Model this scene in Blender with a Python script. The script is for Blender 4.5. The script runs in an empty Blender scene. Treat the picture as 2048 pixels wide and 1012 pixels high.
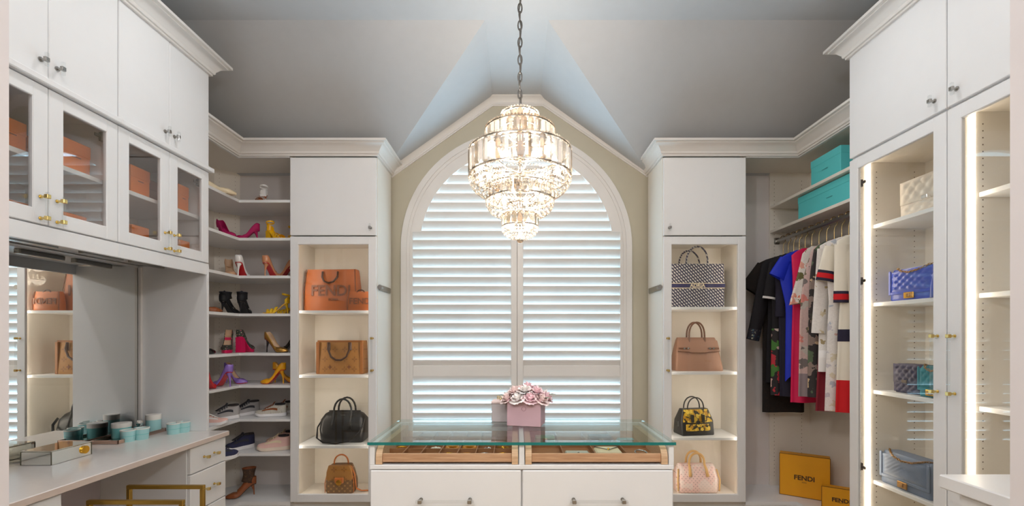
import bpy, bmesh, math, random
from mathutils import Vector, Matrix, Quaternion
random.seed(7)
S = bpy.context.scene
C = S.collection
PI = math.pi
# ---------------------------------------------------------------- camera, world, large lights, exposure
CX, CY, F, EYE = 1033.0, 670.0, 900.0, 1.40      # principal point, focal length (px of 2048x1012), eye height
def px(x, d): return (x - CX) * d / F
def pz(y, d): return EYE + (CY - y) * d / F
cam_d = bpy.data.cameras.new('camera')
cam = bpy.data.objects.new('camera', cam_d); C.objects.link(cam)
cam.location = (0, 0, EYE); cam.rotation_euler = (PI / 2, 0, 0)
cam_d.sensor_width = 36.0; cam_d.lens = 36.0 * F / 2048.0
cam_d.shift_x = -(CX - 1024.0) / 2048.0; cam_d.shift_y = (CY - 506.0) / 2048.0
cam_d.clip_start = 0.02
S.camera = cam
S.view_settings.view_transform = 'Standard'; S.view_settings.look = 'None'
S.view_settings.exposure = 0.36; S.view_settings.gamma = 1.0
S.view_settings.use_curve_mapping = False
S.cycles.use_denoising = True
S.cycles.max_bounces = 10; S.cycles.diffuse_bounces = 5; S.cycles.transparent_max_bounces = 24
S.cycles.sample_clamp_indirect = 6.0
S.cycles.caustics_reflective = False; S.cycles.caustics_refractive = False

W = bpy.data.worlds.new('sky'); S.world = W; W.use_nodes = True
bg = W.node_tree.nodes['Background']
bg.inputs[0].default_value = (0.54, 0.81, 1.0, 1.0); bg.inputs[1].default_value = 5.2

def area(name, loc, size, energy, col, rot=(0, 0, 0), shape='DISK', spread=PI):
    l = bpy.data.lights.new(name, 'AREA'); l.shape = shape
    l.size = size; l.energy = energy; l.color = col; l.spread = spread
    o = bpy.data.objects.new(name, l); C.objects.link(o); o.location = loc; o.rotation_euler = rot
    return o
CANS = [(-1.40, 2.30), (1.40, 2.30), (-1.40, 1.30), (1.40, 1.30), (0.0, 1.2), (0.0, -1.4)]  # last one is a front fill added in the unseen hall
CAN_W = [2.6, 2.6, 2.4, 2.4, 5.0, 16.0]
for (x, y), w in zip(CANS, CAN_W):
    area('can_light', (x, y, 3.375), 0.14, w, (1.0, 0.99, 0.98), spread=math.radians(150))

# ---------------------------------------------------------------- materials
def lin(c):
    return tuple((x / 12.92 if x <= 0.04045 else ((x + 0.055) / 1.055) ** 2.4) for x in c)
def rgb(r, g, b): return lin((r / 255.0, g / 255.0, b / 255.0)) + (1.0,)
MATS = {}
def new_mat(name):
    m = bpy.data.materials.new(name); m.use_nodes = True
    nt = m.node_tree; nt.nodes.clear()
    out = nt.nodes.new('ShaderNodeOutputMaterial')
    return m, nt, out
def coords(nt, scale=(1, 1, 1), rot=(0, 0, 0)):
    t = nt.nodes.new('ShaderNodeTexCoord'); mp = nt.nodes.new('ShaderNodeMapping')
    mp.inputs['Scale'].default_value = scale; mp.inputs['Rotation'].default_value = rot
    nt.links.new(t.outputs['Object'], mp.inputs['Vector'])
    return mp.outputs['Vector']
def mixcol(nt, fac, a, b):
    n = nt.nodes.new('ShaderNodeMix'); n.data_type = 'RGBA'
    for k, v in ((0, fac), (6, a), (7, b)):
        if hasattr(v, 'links'): nt.links.new(v, n.inputs[k])
        else: n.inputs[k].default_value = v
    return n.outputs[2]
def ramp(nt, src, stops, mode='LINEAR'):
    r = nt.nodes.new('ShaderNodeValToRGB'); r.color_ramp.interpolation = mode
    els = r.color_ramp.elements
    while len(els) < len(stops): els.new(0.5)
    for e, (p, c) in zip(els, stops): e.position = p; e.color = c
    nt.links.new(src, r.inputs[0]); return r.outputs[0]
def noise(nt, vec, scale, detail=3.0, rough=0.5):
    n = nt.nodes.new('ShaderNodeTexNoise'); n.inputs['Scale'].default_value = scale
    n.inputs['Detail'].default_value = detail; n.inputs['Roughness'].default_value = rough
    nt.links.new(vec, n.inputs['Vector']); return n.outputs[0]
def math_n(nt, op, a, b=None):
    n = nt.nodes.new('ShaderNodeMath'); n.operation = op
    for k, v in ((0, a), (1, b)):
        if v is None: continue
        if hasattr(v, 'links'): nt.links.new(v, n.inputs[k])
        else: n.inputs[k].default_value = v
    return n.outputs[0]
def bump(nt, h, strength=0.2, dist=0.002):
    b = nt.nodes.new('ShaderNodeBump'); b.inputs['Strength'].default_value = strength
    b.inputs['Distance'].default_value = dist; nt.links.new(h, b.inputs['Height']); return b.outputs[0]
def princ(nt, out, col, rough=0.5, metal=0.0, normal=None, coat=0.0, spec=0.5):
    p = nt.nodes.new('ShaderNodeBsdfPrincipled')
    if hasattr(col, 'links'): nt.links.new(col, p.inputs['Base Color'])
    else: p.inputs['Base Color'].default_value = col
    p.inputs['Roughness'].default_value = rough; p.inputs['Metallic'].default_value = metal
    p.inputs['Coat Weight'].default_value = coat; p.inputs['Specular IOR Level'].default_value = spec
    if normal is not None: nt.links.new(normal, p.inputs['Normal'])
    nt.links.new(p.outputs[0], out.inputs[0]); return p
def mat(name, col, rough=0.5, metal=0.0, var=0.04, vscale=14.0, bmp=0.0, bscale=300.0, coat=0.0, spec=0.5):
    if name in MATS: return MATS[name]
    m, nt, out = new_mat(name)
    v = coords(nt)
    dark = tuple(c * (1 - 2 * var) for c in col[:3]) + (1.0,)
    c = mixcol(nt, noise(nt, v, vscale, 2.0), dark, tuple(min(1.0, x * (1 + var)) for x in col[:3]) + (1.0,))
    nrm = bump(nt, noise(nt, v, bscale, 2.0), bmp) if bmp else None
    princ(nt, out, c, rough, metal, nrm, coat, spec)
    MATS[name] = m; return m
def emit(name, col, strength):
    m, nt, out = new_mat(name)
    e = nt.nodes.new('ShaderNodeEmission'); e.inputs[0].default_value = col; e.inputs[1].default_value = strength
    nt.links.new(e.outputs[0], out.inputs[0]); MATS[name] = m; return m
def thin_glass(name, tint=(1, 1, 1, 1), ior=1.5, rough=0.0, extra=0.0):
    m, nt, out = new_mat(name)
    tr = nt.nodes.new('ShaderNodeBsdfTransparent'); tr.inputs[0].default_value = tint
    gl = nt.nodes.new('ShaderNodeBsdfGlossy'); gl.inputs['Roughness'].default_value = rough
    lw = nt.nodes.new('ShaderNodeLayerWeight'); lw.inputs[0].default_value = 0.5
    f0 = ((ior - 1) / (ior + 1)) ** 2 + extra
    fac = math_n(nt, 'MULTIPLY_ADD', math_n(nt, 'POWER', lw.outputs['Facing'], 5.0), 1.0 - f0)
    fac.node.inputs[2].default_value = f0
    mx = nt.nodes.new('ShaderNodeMixShader')
    nt.links.new(fac, mx.inputs[0]); nt.links.new(tr.outputs[0], mx.inputs[1]); nt.links.new(gl.outputs[0], mx.inputs[2])
    nt.links.new(mx.outputs[0], out.inputs[0]); MATS[name] = m; return m

WHITE = mat('white lacquer', rgb(234, 234, 235), 0.32, var=0.008, bmp=0.03, bscale=600)
WARM = mat('cream melamine', rgb(234, 227, 217), 0.45, var=0.01, bmp=0.03, bscale=500)
GREYP = mat('grey backing panel', rgb(224, 218, 217), 0.5, var=0.012)
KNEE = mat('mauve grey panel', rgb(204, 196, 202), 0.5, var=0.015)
CEIL = mat('pale grey ceiling paint', rgb(190, 191, 193), 0.9, var=0.02, bmp=0.15, bscale=180)
WALLP = mat('beige wall paint', rgb(196, 189, 170), 0.85, var=0.015, bmp=0.1, bscale=220)
JAMB = mat('off white door paint', rgb(222, 216, 218), 0.5, var=0.01)
TRIM = mat('white trim paint', rgb(226, 222, 218), 0.4, var=0.008)
SHUT = mat('shutter white', rgb(226, 222, 218), 0.4, var=0.008)
STONE = mat('white quartz', rgb(236, 230, 226), 0.16, var=0.02, vscale=40)
STONE_E = mat('quartz edge', rgb(214, 197, 186), 0.3, var=0.02)
def floor_mat():
    m, nt, out = new_mat('oak boards'); v = coords(nt, (1.2, 7.0, 1))
    g = noise(nt, coords(nt, (2, 40, 1)), 6.0, 5.0)
    c = ramp(nt, g, [(0.3, rgb(150, 128, 104)), (0.7, rgb(188, 168, 142))])
    princ(nt, out, c, 0.45); return m
FLOOR = floor_mat()
GOLD = mat('polished brass', rgb(222, 196, 128), 0.22, 1.0, var=0.03)
BRASS = mat('brushed gold', rgb(186, 150, 74), 0.34, 1.0, var=0.06, vscale=30)
NICKEL = mat('satin nickel', rgb(170, 168, 164), 0.28, 1.0, var=0.03)
DARKM = mat('dark bronze', rgb(84, 74, 66), 0.4, 0.8)
ACRYL = thin_glass('clear acrylic', (0.97, 0.98, 0.98, 1), 1.45, 0.02, 0.03)
GLASS = thin_glass('cabinet glass', (0.97, 0.975, 0.965, 1), 1.42, 0.0, 0.0)
GLASS_D = thin_glass('tinted cabinet glass', (0.94, 0.935, 0.925, 1), 1.5, 0.0, 0.05)
GLASS_T = thin_glass('table glass', (0.90, 0.97, 0.95, 1), 1.52, 0.0, 0.10)
WINGL = thin_glass('window glass', (0.97, 0.99, 1.0, 1), 1.4)
TEAL_E = mat('green glass edge', rgb(20, 122, 118), 0.12, var=0.1)
MIRROR = mat('silvered mirror', (0.93, 0.95, 0.94, 1), 0.0, 1.0, var=0.0)
MIRR_T = mat('smoked mirror', (0.62, 0.60, 0.52, 1), 0.03, 1.0, var=0.0)
HOLE = mat('drilled hole', rgb(120, 104, 88), 0.8)
LED = emit('led strip glow', (1.0, 0.88, 0.74, 1), 10.5)
LEDT = emit('cabinet led strip glow', (1.0, 0.86, 0.68, 1), 8.0)
BARL = mat('frosted lens', rgb(190, 190, 190), .5)
LEDB = emit('warm bulb glow', (1.0, 0.86, 0.66, 1), 7.0)
CANL = emit('downlight lens glow', (1.0, 0.93, 0.86, 1), 8.0)

# ---------------------------------------------------------------- mesh helpers
class MB:
    def __init__(s): s.v = []; s.f = []; s.m = []
    def add(s, vs, fs, mi=0):
        o = len(s.v); s.v += [tuple(p) for p in vs]
        for q in fs: s.f.append(tuple(o + i for i in q)); s.m.append(mi)
        return s
    def box(s, x0, x1, y0, y1, z0, z1, mi=0, b=0.0):
        x0, x1 = min(x0, x1), max(x0, x1); y0, y1 = min(y0, y1), max(y0, y1); z0, z1 = min(z0, z1), max(z0, z1)
        if b <= 0:
            vs = [(x, y, z) for x in (x0, x1) for y in (y0, y1) for z in (z0, z1)]
            return s.add(vs, [(0, 1, 3, 2), (4, 6, 7, 5), (0, 4, 5, 1), (2, 3, 7, 6), (0, 2, 6, 4), (1, 5, 7, 3)], mi)
        b = min(b, (x1 - x0) * .45, (y1 - y0) * .45, (z1 - z0) * .45)
        vs = []; ix = {}
        for sx in (0, 1):
            for sy in (0, 1):
                for sz in (0, 1):
                    X = (x0, x1)[sx]; Y = (y0, y1)[sy]; Z = (z0, z1)[sz]
                    xi = X + (b, -b)[sx]; yi = Y + (b, -b)[sy]; zi = Z + (b, -b)[sz]
                    for k, p in enumerate(((X, yi, zi), (xi, Y, zi), (xi, yi, Z))):
                        ix[(sx, sy, sz, k)] = len(vs); vs.append(p)
        fs = []
        for a in (0, 1):
            fs.append([ix[(a, p, q, 0)] for p, q in ((0, 0), (0, 1), (1, 1), (1, 0))])
            fs.append([ix[(p, a, q, 1)] for p, q in ((0, 0), (0, 1), (1, 1), (1, 0))])
            fs.append([ix[(p, q, a, 2)] for p, q in ((0, 0), (0, 1), (1, 1), (1, 0))])
        for p in (0, 1):
            for q in (0, 1):
                fs.append([ix[(p, q, 0, 0)], ix[(p, q, 1, 0)], ix[(p, q, 1, 1)], ix[(p, q, 0, 1)]])
                fs.append([ix[(p, 0, q, 0)], ix[(p, 1, q, 0)], ix[(p, 1, q, 2)], ix[(p, 0, q, 2)]])
                fs.append([ix[(0, p, q, 1)], ix[(1, p, q, 1)], ix[(1, p, q, 2)], ix[(0, p, q, 2)]])
                for r in (0, 1): fs.append([ix[(p, q, r, k)] for k in (0, 1, 2)])
        return s.add(vs, fs, mi)
    def loft(s, rings, closed=True, caps=True, mi=0):
        n = len(rings[0]); o = len(s.v)
        for r in rings: s.v += [tuple(p) for p in r]
        for i in range(len(rings) - 1):
            for j in range(n if closed else n - 1):
                k = (j + 1) % n
                s.f.append((o + i * n + j, o + i * n + k, o + (i + 1) * n + k, o + (i + 1) * n + j)); s.m.append(mi)
        if caps:
            s.f.append(tuple(o + j for j in reversed(range(n)))); s.m.append(mi)
            s.f.append(tuple(o + (len(rings) - 1) * n + j for j in range(n))); s.m.append(mi)
        return s
    def tube(s, pts, r, n=8, closed=False, mi=0, caps=True, flat=1.0, up=None):
        pts = [Vector(p) for p in pts]; N = len(pts)
        rs = r if isinstance(r, (list, tuple)) else [r] * N
        rings = []; ref = None
        for i, p in enumerate(pts):
            if closed: t = pts[(i + 1) % N] - pts[i - 1]
            else: t = pts[min(i + 1, N - 1)] - pts[max(i - 1, 0)]
            if t.length < 1e-9: t = Vector((0, 0, 1))
            t.normalize()
            if up is not None: ref = Vector(up)
            elif ref is None: ref = Vector((0, 0, 1)) if abs(t.z) < 0.9 else Vector((1, 0, 0))
            a = ref - t * ref.dot(t)
            if a.length < 1e-6: a = t.orthogonal()
            a.normalize(); b = t.cross(a)
            if up is None: ref = a
            rings.append([p + a * (rs[i] * math.cos(2 * PI * k / n)) + b * (rs[i] * flat * math.sin(2 * PI * k / n)) for k in range(n)])
        if closed: rings.append(rings[0]); caps = False
        return s.loft(rings, True, caps, mi)
    def cyl(s, p0, p1, r0, r1=None, n=14, mi=0):
        return s.tube([p0, p1], [r0, r0 if r1 is None else r1], n, mi=mi)
    def lathe(s, prof, n=24, c=(0, 0, 0), mi=0, caps=True):
        return s.loft([[(c[0] + r * math.cos(2 * PI * k / n), c[1] + r * math.sin(2 * PI * k / n), c[2] + z) for k in range(n)] for r, z in prof], True, caps, mi)
    def prism(s, poly, z0, z1, mi=0, axis='z'):
        def P(u, v, w):
            return {'z': (u, v, w), 'y': (u, w, v), 'x': (w, u, v)}[axis]
        n = len(poly)
        vs = [P(u, v, z0) for u, v in poly] + [P(u, v, z1) for u, v in poly]
        fs = [tuple(reversed(range(n))), tuple(range(n, 2 * n))] + [(i, (i + 1) % n, n + (i + 1) % n, n + i) for i in range(n)]
        return s.add(vs, fs, mi)
    def ball(s, c, r, n=8, mi=0, sz=1.0):
        h = max(3, n // 2)
        return s.lathe([(max(1e-4, r * math.sin(PI * i / h)), -r * sz * math.cos(PI * i / h)) for i in range(h + 1)], n, c, mi)
    def xf(s, M):
        s.v = [tuple(M @ Vector(p)) for p in s.v]; return s
    def mesh(s, name, mats, smooth=False, off=(0, 0, 0)):
        me = bpy.data.meshes.new(name)
        me.from_pydata([(a - off[0], b - off[1], c - off[2]) for a, b, c in s.v], [], s.f)
        mats = mats if isinstance(mats, (list, tuple)) else [mats]
        for m in mats: me.materials.append(m)
        if len(mats) > 1: me.polygons.foreach_set('material_index', s.m)
        bm = bmesh.new(); bm.from_mesh(me); bmesh.ops.recalc_face_normals(bm, faces=bm.faces); bm.to_mesh(me); bm.free()
        if smooth:
            me.polygons.foreach_set('use_smooth', [True] * len(me.polygons))
            if smooth is not True: me.set_sharp_from_angle(angle=math.radians(smooth))
        me.update(); return me
    def build(s, name, mats, parent=None, world=True, smooth=False):
        off = Vector((0, 0, 0)); p = parent
        if world:
            while p is not None: off += p.location; p = p.parent
        return link(name, s.mesh(name, mats, smooth, off), parent)
def link(name, me, parent=None):
    o = bpy.data.objects.new(name, me); C.objects.link(o)
    if parent is not None: o.parent = parent
    return o
def tag(o, label, cat, group=None):
    o['label'] = label; o['category'] = cat
    if group: o['group'] = group
    return o
def thing(name, label, cat, loc=(0, 0, 0), rz=0.0, group=None):
    o = bpy.data.objects.new(name, None); C.objects.link(o); o.empty_display_size = 0.05
    o.location = loc; o.rotation_euler = (0, 0, math.radians(rz))
    return tag(o, label, cat, group)
def copy_thing(src, loc, rz, label, group=None):
    r = src.copy(); C.objects.link(r); r.location = loc; r.rotation_euler = (0, 0, math.radians(rz)); r['label'] = label
    if group: r['group'] = group
    for ch in list(src.children):
        c = ch.copy(); C.objects.link(c); c.parent = r
        for g in list(ch.children):
            d = g.copy(); C.objects.link(d); d.parent = c
    return r
def struct(o): o['kind'] = 'structure'; return o
def stuff(o): o['kind'] = 'stuff'; return o
def ax(axis, w0, w1, u0, u1, z0, z1):
    return (w0, w1, u0, u1, z0, z1) if axis == 'x' else (u0, u1, w0, w1, z0, z1)
def part(name, m, parent, *a, b=0.003):
    return MB().box(*a, b=b).build(name, m, parent)
def text(s, size, m, parent, M, name='lettering', ext=0.0006, bold=0.0):
    cu = bpy.data.curves.new('t', 'FONT'); cu.body = s; cu.size = size; cu.align_x = 'CENTER'; cu.align_y = 'CENTER'
    cu.extrude = ext; cu.offset = bold; cu.resolution_u = 3
    t = bpy.data.objects.new('t', cu); C.objects.link(t)
    dg = bpy.context.evaluated_depsgraph_get()
    me = bpy.data.meshes.new_from_object(t.evaluated_get(dg)); bpy.data.objects.remove(t); bpy.data.curves.remove(cu)
    me.transform(M); me.materials.clear(); me.materials.append(m); me.name = name
    return link(name, me, parent)
def facing_front(x, y, z):   # text plane standing up, read from -Y
    return Matrix.Translation((x, y, z)) @ Matrix.Rotation(PI / 2, 4, 'X')
# sweep a moulding profile (out, up) along a polyline in plan, z fixed; 'out' is to the right-hand side of travel
CROWN = [(0, 0), (.014, 0), (.014, .012), (.022, .014), (.026, .022), (.026, .030), (.034, .040), (.046, .056), (.062, .068), (.076, .074), (.076, .082), (.094, .084), (.094, .1), (0, .1)]
def sweep(mb, path, prof, place):
    path = [Vector(p) for p in path]; n = len(path); rings = []
    for i, p in enumerate(path):
        d0 = (p - path[i - 1]).normalized() if i else None
        d1 = (path[i + 1] - p).normalized() if i < n - 1 else None
        nr = lambda d: Vector((d.y, -d.x))
        if d0 is None: m = nr(d1); k = 1.0
        elif d1 is None: m = nr(d0); k = 1.0
        else:
            m = (nr(d0) + nr(d1)).normalized(); k = 1.0 / max(0.2, m.dot(nr(d0)))
        rings.append([place(p, m * k, o, u) for o, u in prof])
    mb.loft(rings, True, True); return mb
def crown(name, path, z):
    mb = MB()
    sweep(mb, path, CROWN, lambda p, m, o, u: (p.x + m.x * o, p.y + m.y * o, z + u))
    return struct(mb.build(name, TRIM, None, smooth=35))
# ---------------------------------------------------------------- room shell
WX, BK = 2.47, 3.80            # half width of the room, distance of the back wall
FZ, CREASE, PITCH = 3.40, 2.857, 0.71
struct(MB().box(-WX - .1, WX + .1, -2.3, BK + .1, -.05, 0).build('floor', FLOOR))
struct(MB().box(-WX - .1, -WX, -2.3, BK + .1, 0, 3.5).build('wall_left', WALLP))
struct(MB().box(WX, WX + .1, -2.3, BK + .1, 0, 3.5).build('wall_right', WALLP))
struct(MB().box(-WX, WX, -2.3, -2.2, 0, 3.5).build('wall_hall', WALLP))
JL, JR, JZ = px(18, .95), px(2020, .95), 3.2  # opening made tall so light from the added hall lamps gets through
wf = MB().box(-WX, JL, .83, .95, 0, 3.4).box(JR, WX, .83, .95, 0, 3.4).box(JL, JR, .83, .95, JZ, 3.4)
struct(wf.build('wall_front', JAMB))
# ceiling: flat part, two raking parts towards the window wall and the dormer between them
ez = FZ - (BK - CREASE) * PITCH; vx = .2 + (BK - CREASE)
ce = MB()
ce.add([(-WX, -2.2, FZ), (WX, -2.2, FZ), (WX, CREASE, FZ), (.2, CREASE, FZ), (.2, BK, FZ), (-.2, BK, FZ), (-.2, CREASE, FZ), (-WX, CREASE, FZ)], [(0, 1, 2, 3, 6, 7), (3, 4, 5, 6)])
for s in (-1, 1):
    ce.add([(s * WX, CREASE, FZ), (s * .2, CREASE, FZ), (s * vx, BK, ez), (s * WX, BK, ez)], [(0, 1, 2, 3)])
    ce.add([(s * .2, CREASE, FZ), (s * .2, BK, FZ), (s * vx, BK, ez)], [(0, 1, 2)])
struct(ce.build('ceiling', CEIL))
CAN_AT = ['over the mirror end of the vanity', 'over the lit handbag cabinet', 'over the doorway end of the vanity', 'over the dresser', 'between the chandelier and the doorway', 'added in the unseen hall to light the room from the front']
for (x, y), w in zip(CANS, CAN_AT):
    t = thing('recessed_light', 'white recessed ceiling downlight ' + w, 'light', (x, y, FZ), 0, 'recessed ceiling downlights')
    MB().lathe([(.085, -.008), (.105, -.008), (.108, -.003), (.108, 0), (.085, 0), (.085, -.008)], 24, caps=False).build('trim_ring', TRIM, t, False, 40)
    MB().lathe([(.085, -.004), (.085, -.001)], 24).build('lens', CANL, t, False)
FILL_GLOW = emit('added hall fill glow', (0.98, 0.98, 1.0, 1), 78.0)  # globes added in the unseen hall to light the room from the front
for x, w in ((-1.15, 'vanity'), (1.15, 'dresser')):
    t = thing('fill_globe', 'glowing fill globe added in the unseen hall on the %s side' % w, 'lamp', (x, -.55, 2.66), 0, 'fill globes added in the unseen hall')
    MB().ball((0, 0, .16), .14, 24).build('globe', FILL_GLOW, t, False, True)
    MB().cyl((0, 0, .295), (0, 0, FZ - 2.66), .008, n=10).build('stem', NICKEL, t, False, 40); MB().lathe([(.001, FZ - 2.69), (.06, FZ - 2.685), (.06, FZ - 2.66), (.001, FZ - 2.66)], 20).build('ceiling_plate', NICKEL, t, False, 40)
# window wall with the arched opening
WR = 206 / 237.0; WSP = pz(494, BK); WSILL = .34     # opening half width, spring line, sill height
AR = 214 / 237.0
wb = MB(); n = 40
wb.box(-WX, -AR, BK, BK + .12, 0, 3.5); wb.box(AR, WX, BK, BK + .12, 0, 3.5); wb.box(-AR, AR, BK, BK + .12, 0, WSILL)
for i in range(n):
    a0 = PI * i / n; a1 = PI * (i + 1) / n
    x0, x1 = -AR * math.cos(a0), -AR * math.cos(a1); z0, z1 = WSP + AR * math.sin(a0), WSP + AR * math.sin(a1)
    vs = [(x0, BK, z0), (x1, BK, z1), (x1, BK, 3.5), (x0, BK, 3.5)]; vs += [(x, BK + .12, z) for x, y, z in vs]
    wb.add(vs, [(0, 1, 2, 3), (4, 5, 6, 7), (0, 1, 5, 4)])
struct(wb.build('wall_back', WALLP))
def arch_path(r, zs, zb, n=40):
    return [(-r, zb)] + [(-r * math.cos(PI * i / n), zs + r * math.sin(PI * i / n)) for i in range(n + 1)] + [(r, zb)]
win = thing('window_1', 'arched window with white louvred plantation shutters', 'window', (0, BK, WSILL)); del win['category']; struct(win)
def arch_strip(name, r0, r1, y0, y1, m, zb=WSILL):
    mb = MB(); a = arch_path(r0, WSP, zb); b = arch_path(r1, WSP, zb)
    rings = [[(p[0], y0, p[1]), (q[0], y0, q[1]), (q[0], y1, q[1]), (p[0], y1, p[1])] for p, q in zip(a, b)]
    return mb.loft(rings).build(name, m, win, smooth=30)
k = 1 / 237.0
arch_strip('casing', 219 * k, 230 * k, BK - .026, BK, TRIM)
arch_strip('casing_bead', 213 * k, 221 * k, BK - .018, BK, TRIM)
MB().box(-230 * k, 230 * k, BK - .03, BK, WSILL - .07, WSILL, b=.004).build('sill', TRIM, win)
# shutter frame: fills between the arched louvre field and the casing
RL = 192.7 * k; ZT = pz(462, BK); HW = 207 * k
fr = MB(); YF0, YF1 = BK - .012, BK + .03
N = 44
a_lo = math.asin((ZT - WSP) / RL)
for i in range(N):
    a0 = a_lo + (PI - 2 * a_lo) * i / N; a1 = a_lo + (PI - 2 * a_lo) * (i + 1) / N
    pts = []
    for a in (a0, a1):
        ib = (-RL * math.cos(a), WSP + RL * math.sin(a)); ob = (-214 * k * math.cos(a), WSP + 214 * k * math.sin(a))
        pts.append((ib, ob))
    (i0, o0), (i1, o1) = pts
    vs = [(i0[0], YF0, i0[1]), (o0[0], YF0, o0[1]), (o1[0], YF0, o1[1]), (i1[0], YF0, i1[1])]; vs += [(x, YF1, z) for x, y, z in vs]
    fr.add(vs, [(0, 1, 2, 3), (4, 5, 6, 7), (0, 3, 7, 4), (1, 2, 6, 5)])
for s in (-1, 1): fr.box(s * HW, s * 214 * k, YF0, YF1, WSILL, ZT + .03)
for s in (-1, 1): fr.box(s * RL * math.cos(a_lo), s * 214 * k, YF0 - .001, YF1, ZT - .012, ZT + .05)
fr.build('shutter_frame', SHUT, win)
ML, MR = px(1022, BK), px(1046.5, BK)
MB().box((ML + MR) / 2 - .012, (ML + MR) / 2 + .012, YF1 - .01, YF1 + .012, WSILL, ZT).build('astragal', SHUT, win)
for (a, b) in ((ML, (ML + MR) / 2 - .001), ((ML + MR) / 2 + .001, MR)):
    MB().box(a, b, YF0 - .004, YF1, WSILL, ZT, b=.003).build('centre_stile', SHUT, win)
PITL = 18.4 * k
ZR1, ZR0 = pz(731, BK), pz(752, BK)
for (a, b) in ((-HW, ML), (MR, HW)):
    MB().box(a, b, YF0 + .004, YF1, ZR0, ZR1, b=.003).build('shutter_rail', SHUT, win)
    MB().box(a, b, YF0 + .004, YF1, WSILL, WSILL + .1, b=.003).build('shutter_rail', SHUT, win)
LW, LT = .0445, .0055          # louvre half width, half thickness
TILT = math.radians(31)        # lean from vertical, upper edge into the room
def louvre(x0, x1, z, trim=None):
    mb = MB(); ring = []
    for q in range(12):
        a = 2 * PI * q / 12; u = LW * math.cos(a); t = LT * math.sin(a)
        ring.append((-math.sin(TILT) * u + math.cos(TILT) * t, math.cos(TILT) * u + math.sin(TILT) * t))
    mb.loft([[(x, BK + .012 + p, z + q) for p, q in ring] for x in (x0, x1)])
    return mb.build('louver', SHUT, win, smooth=60)
z = ZT - .038
rows = []
while z > WSILL + .13:
    if z - .038 > ZR1 - .036 or z + .038 < ZR0 + .006:
        for (a, b) in ((-HW, ML), (MR, HW)): louvre(a, b, z)
        rows.append(z)
    z -= PITL
    if ZR0 - .03 < z < ZR1 + .004: z = ZR0 - .034
z = ZT + .045
while z < WSP + RL - .03:
    h = math.sqrt(max(0, RL * RL - max(abs(z - .03 - WSP), abs(z + .0 - WSP)) ** 2))
    louvre(-h - .015, h + .015, z); z += PITL
pane = MB().prism([(a, b) for a, b in arch_path(AR - .002, WSP, WSILL, 24)], BK + .085, BK + .091, axis='y').build('pane', WINGL, win)
# gable moulding over the window
AL, ARX = px(753.4, 3.383), px(1326.5, 3.383)     # inner sides of the two handbag cabinets
gp = [(ARX, pz(355, BK) - .0), (.22, pz(213, BK)), (-.2, pz(213, BK)), (AL, pz(356, BK))]
mb = MB()
sweep(mb, [(-a, b) for a, b in gp], CROWN, lambda p, m, o, u: (-(p.x - m.x * u * 0.85), BK - o * .75, p.y - m.y * u * 0.85))
struct(mb.build('trim_1', TRIM, None, smooth=35))
# crowns
LX, RX = -1.977, 2.012           # faces of the tall side cabinets
LE, RE = 2.894, 2.723            # their far ends
LS, RS = px(477, 3.383), px(1597, 3.383)   # front planes of the two corner units
CZ, TZ = 2.742, 3.07
FD = 3.383                       # face of the back cabinets
crown('trim_2', [(LS, LE), (LS, FD), (AL, FD), (AL, BK)], CZ)
crown('trim_3', [(ARX, BK), (ARX, FD), (RS, FD), (RS, RE)], CZ)
crown('trim_4', [(LX, 1.55), (LX, LE), (-WX, LE)], TZ)
crown('trim_5', [(WX, RE), (RX, RE), (RX, 1.49)], TZ)
# ---------------------------------------------------------------- cabinet helpers
def slab(parent, axis, w, out, u0, u1, z0, z1, name='door', m=WHITE):
    return MB().box(*ax(axis, w - out * .02, w, u0, u1, z0, z1), b=.003).build(name, m, parent)
def framed(parent, axis, w, out, u0, u1, z0, z1, fw=.062, pane_m=None, fb=None):
    fb = fw if fb is None else fb
    mb = MB(); a = w - out * .021
    u0, u1 = min(u0, u1), max(u0, u1)
    mb.box(*ax(axis, a, w, u0, u0 + fw, z0, z1), b=.003); mb.box(*ax(axis, a, w, u1 - fw, u1, z0, z1), b=.003)
    mb.box(*ax(axis, a, w, u0 + fw - .004, u1 - fw + .004, z1 - fw, z1), b=.003)
    mb.box(*ax(axis, a, w, u0 + fw - .004, u1 - fw + .004, z0, z0 + fb), b=.003)
    d = mb.build('door', WHITE, parent)
    c = w - out * .012
    MB().box(*ax(axis, c - .002, c + .002, u0 + fw - .006, u1 - fw + .006, z0 + fb - .006, z1 - fw + .006)).build('pane', pane_m or GLASS, d)
    return d
def P3(axis, w, u, z): return (w, u, z) if axis == 'x' else (u, w, z)
def pull(parent, axis, w, out, u, z0, z1, metal=GOLD, horiz=False, u1=None):
    """clear acrylic bar on two metal posts"""
    mb = MB(); o = w + out * .03
    ends = [(u, z0), (u, z1)] if not horiz else [(u, z0), (u1, z0)]
    for (a, z) in ends:
        mb.cyl(P3(axis, w - out * .002, a, z), P3(axis, o, a, z), .0048, n=10, mi=1)
        mb.cyl(P3(axis, w, a, z), P3(axis, w + out * .003, a, z), .008, n=12, mi=1)
        mb.box(*ax(axis, o - .008, o + .008, a - .0085, a + .0085, z - .0085, z + .0085), mi=1, b=.0015)
    (a0, c0), (a1, c1) = ends
    e = .018
    if horiz: mb.box(*ax(axis, o - .006, o + .006, a0 - e, a1 + e, c0 - .006, c0 + .006), mi=0, b=.002)
    else: mb.box(*ax(axis, o - .006, o + .006, a0 - .006, a0 + .006, c0 - e, c1 + e), mi=0, b=.002)
    return mb.build('handle', [ACRYL, metal], parent, smooth=30)
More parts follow.
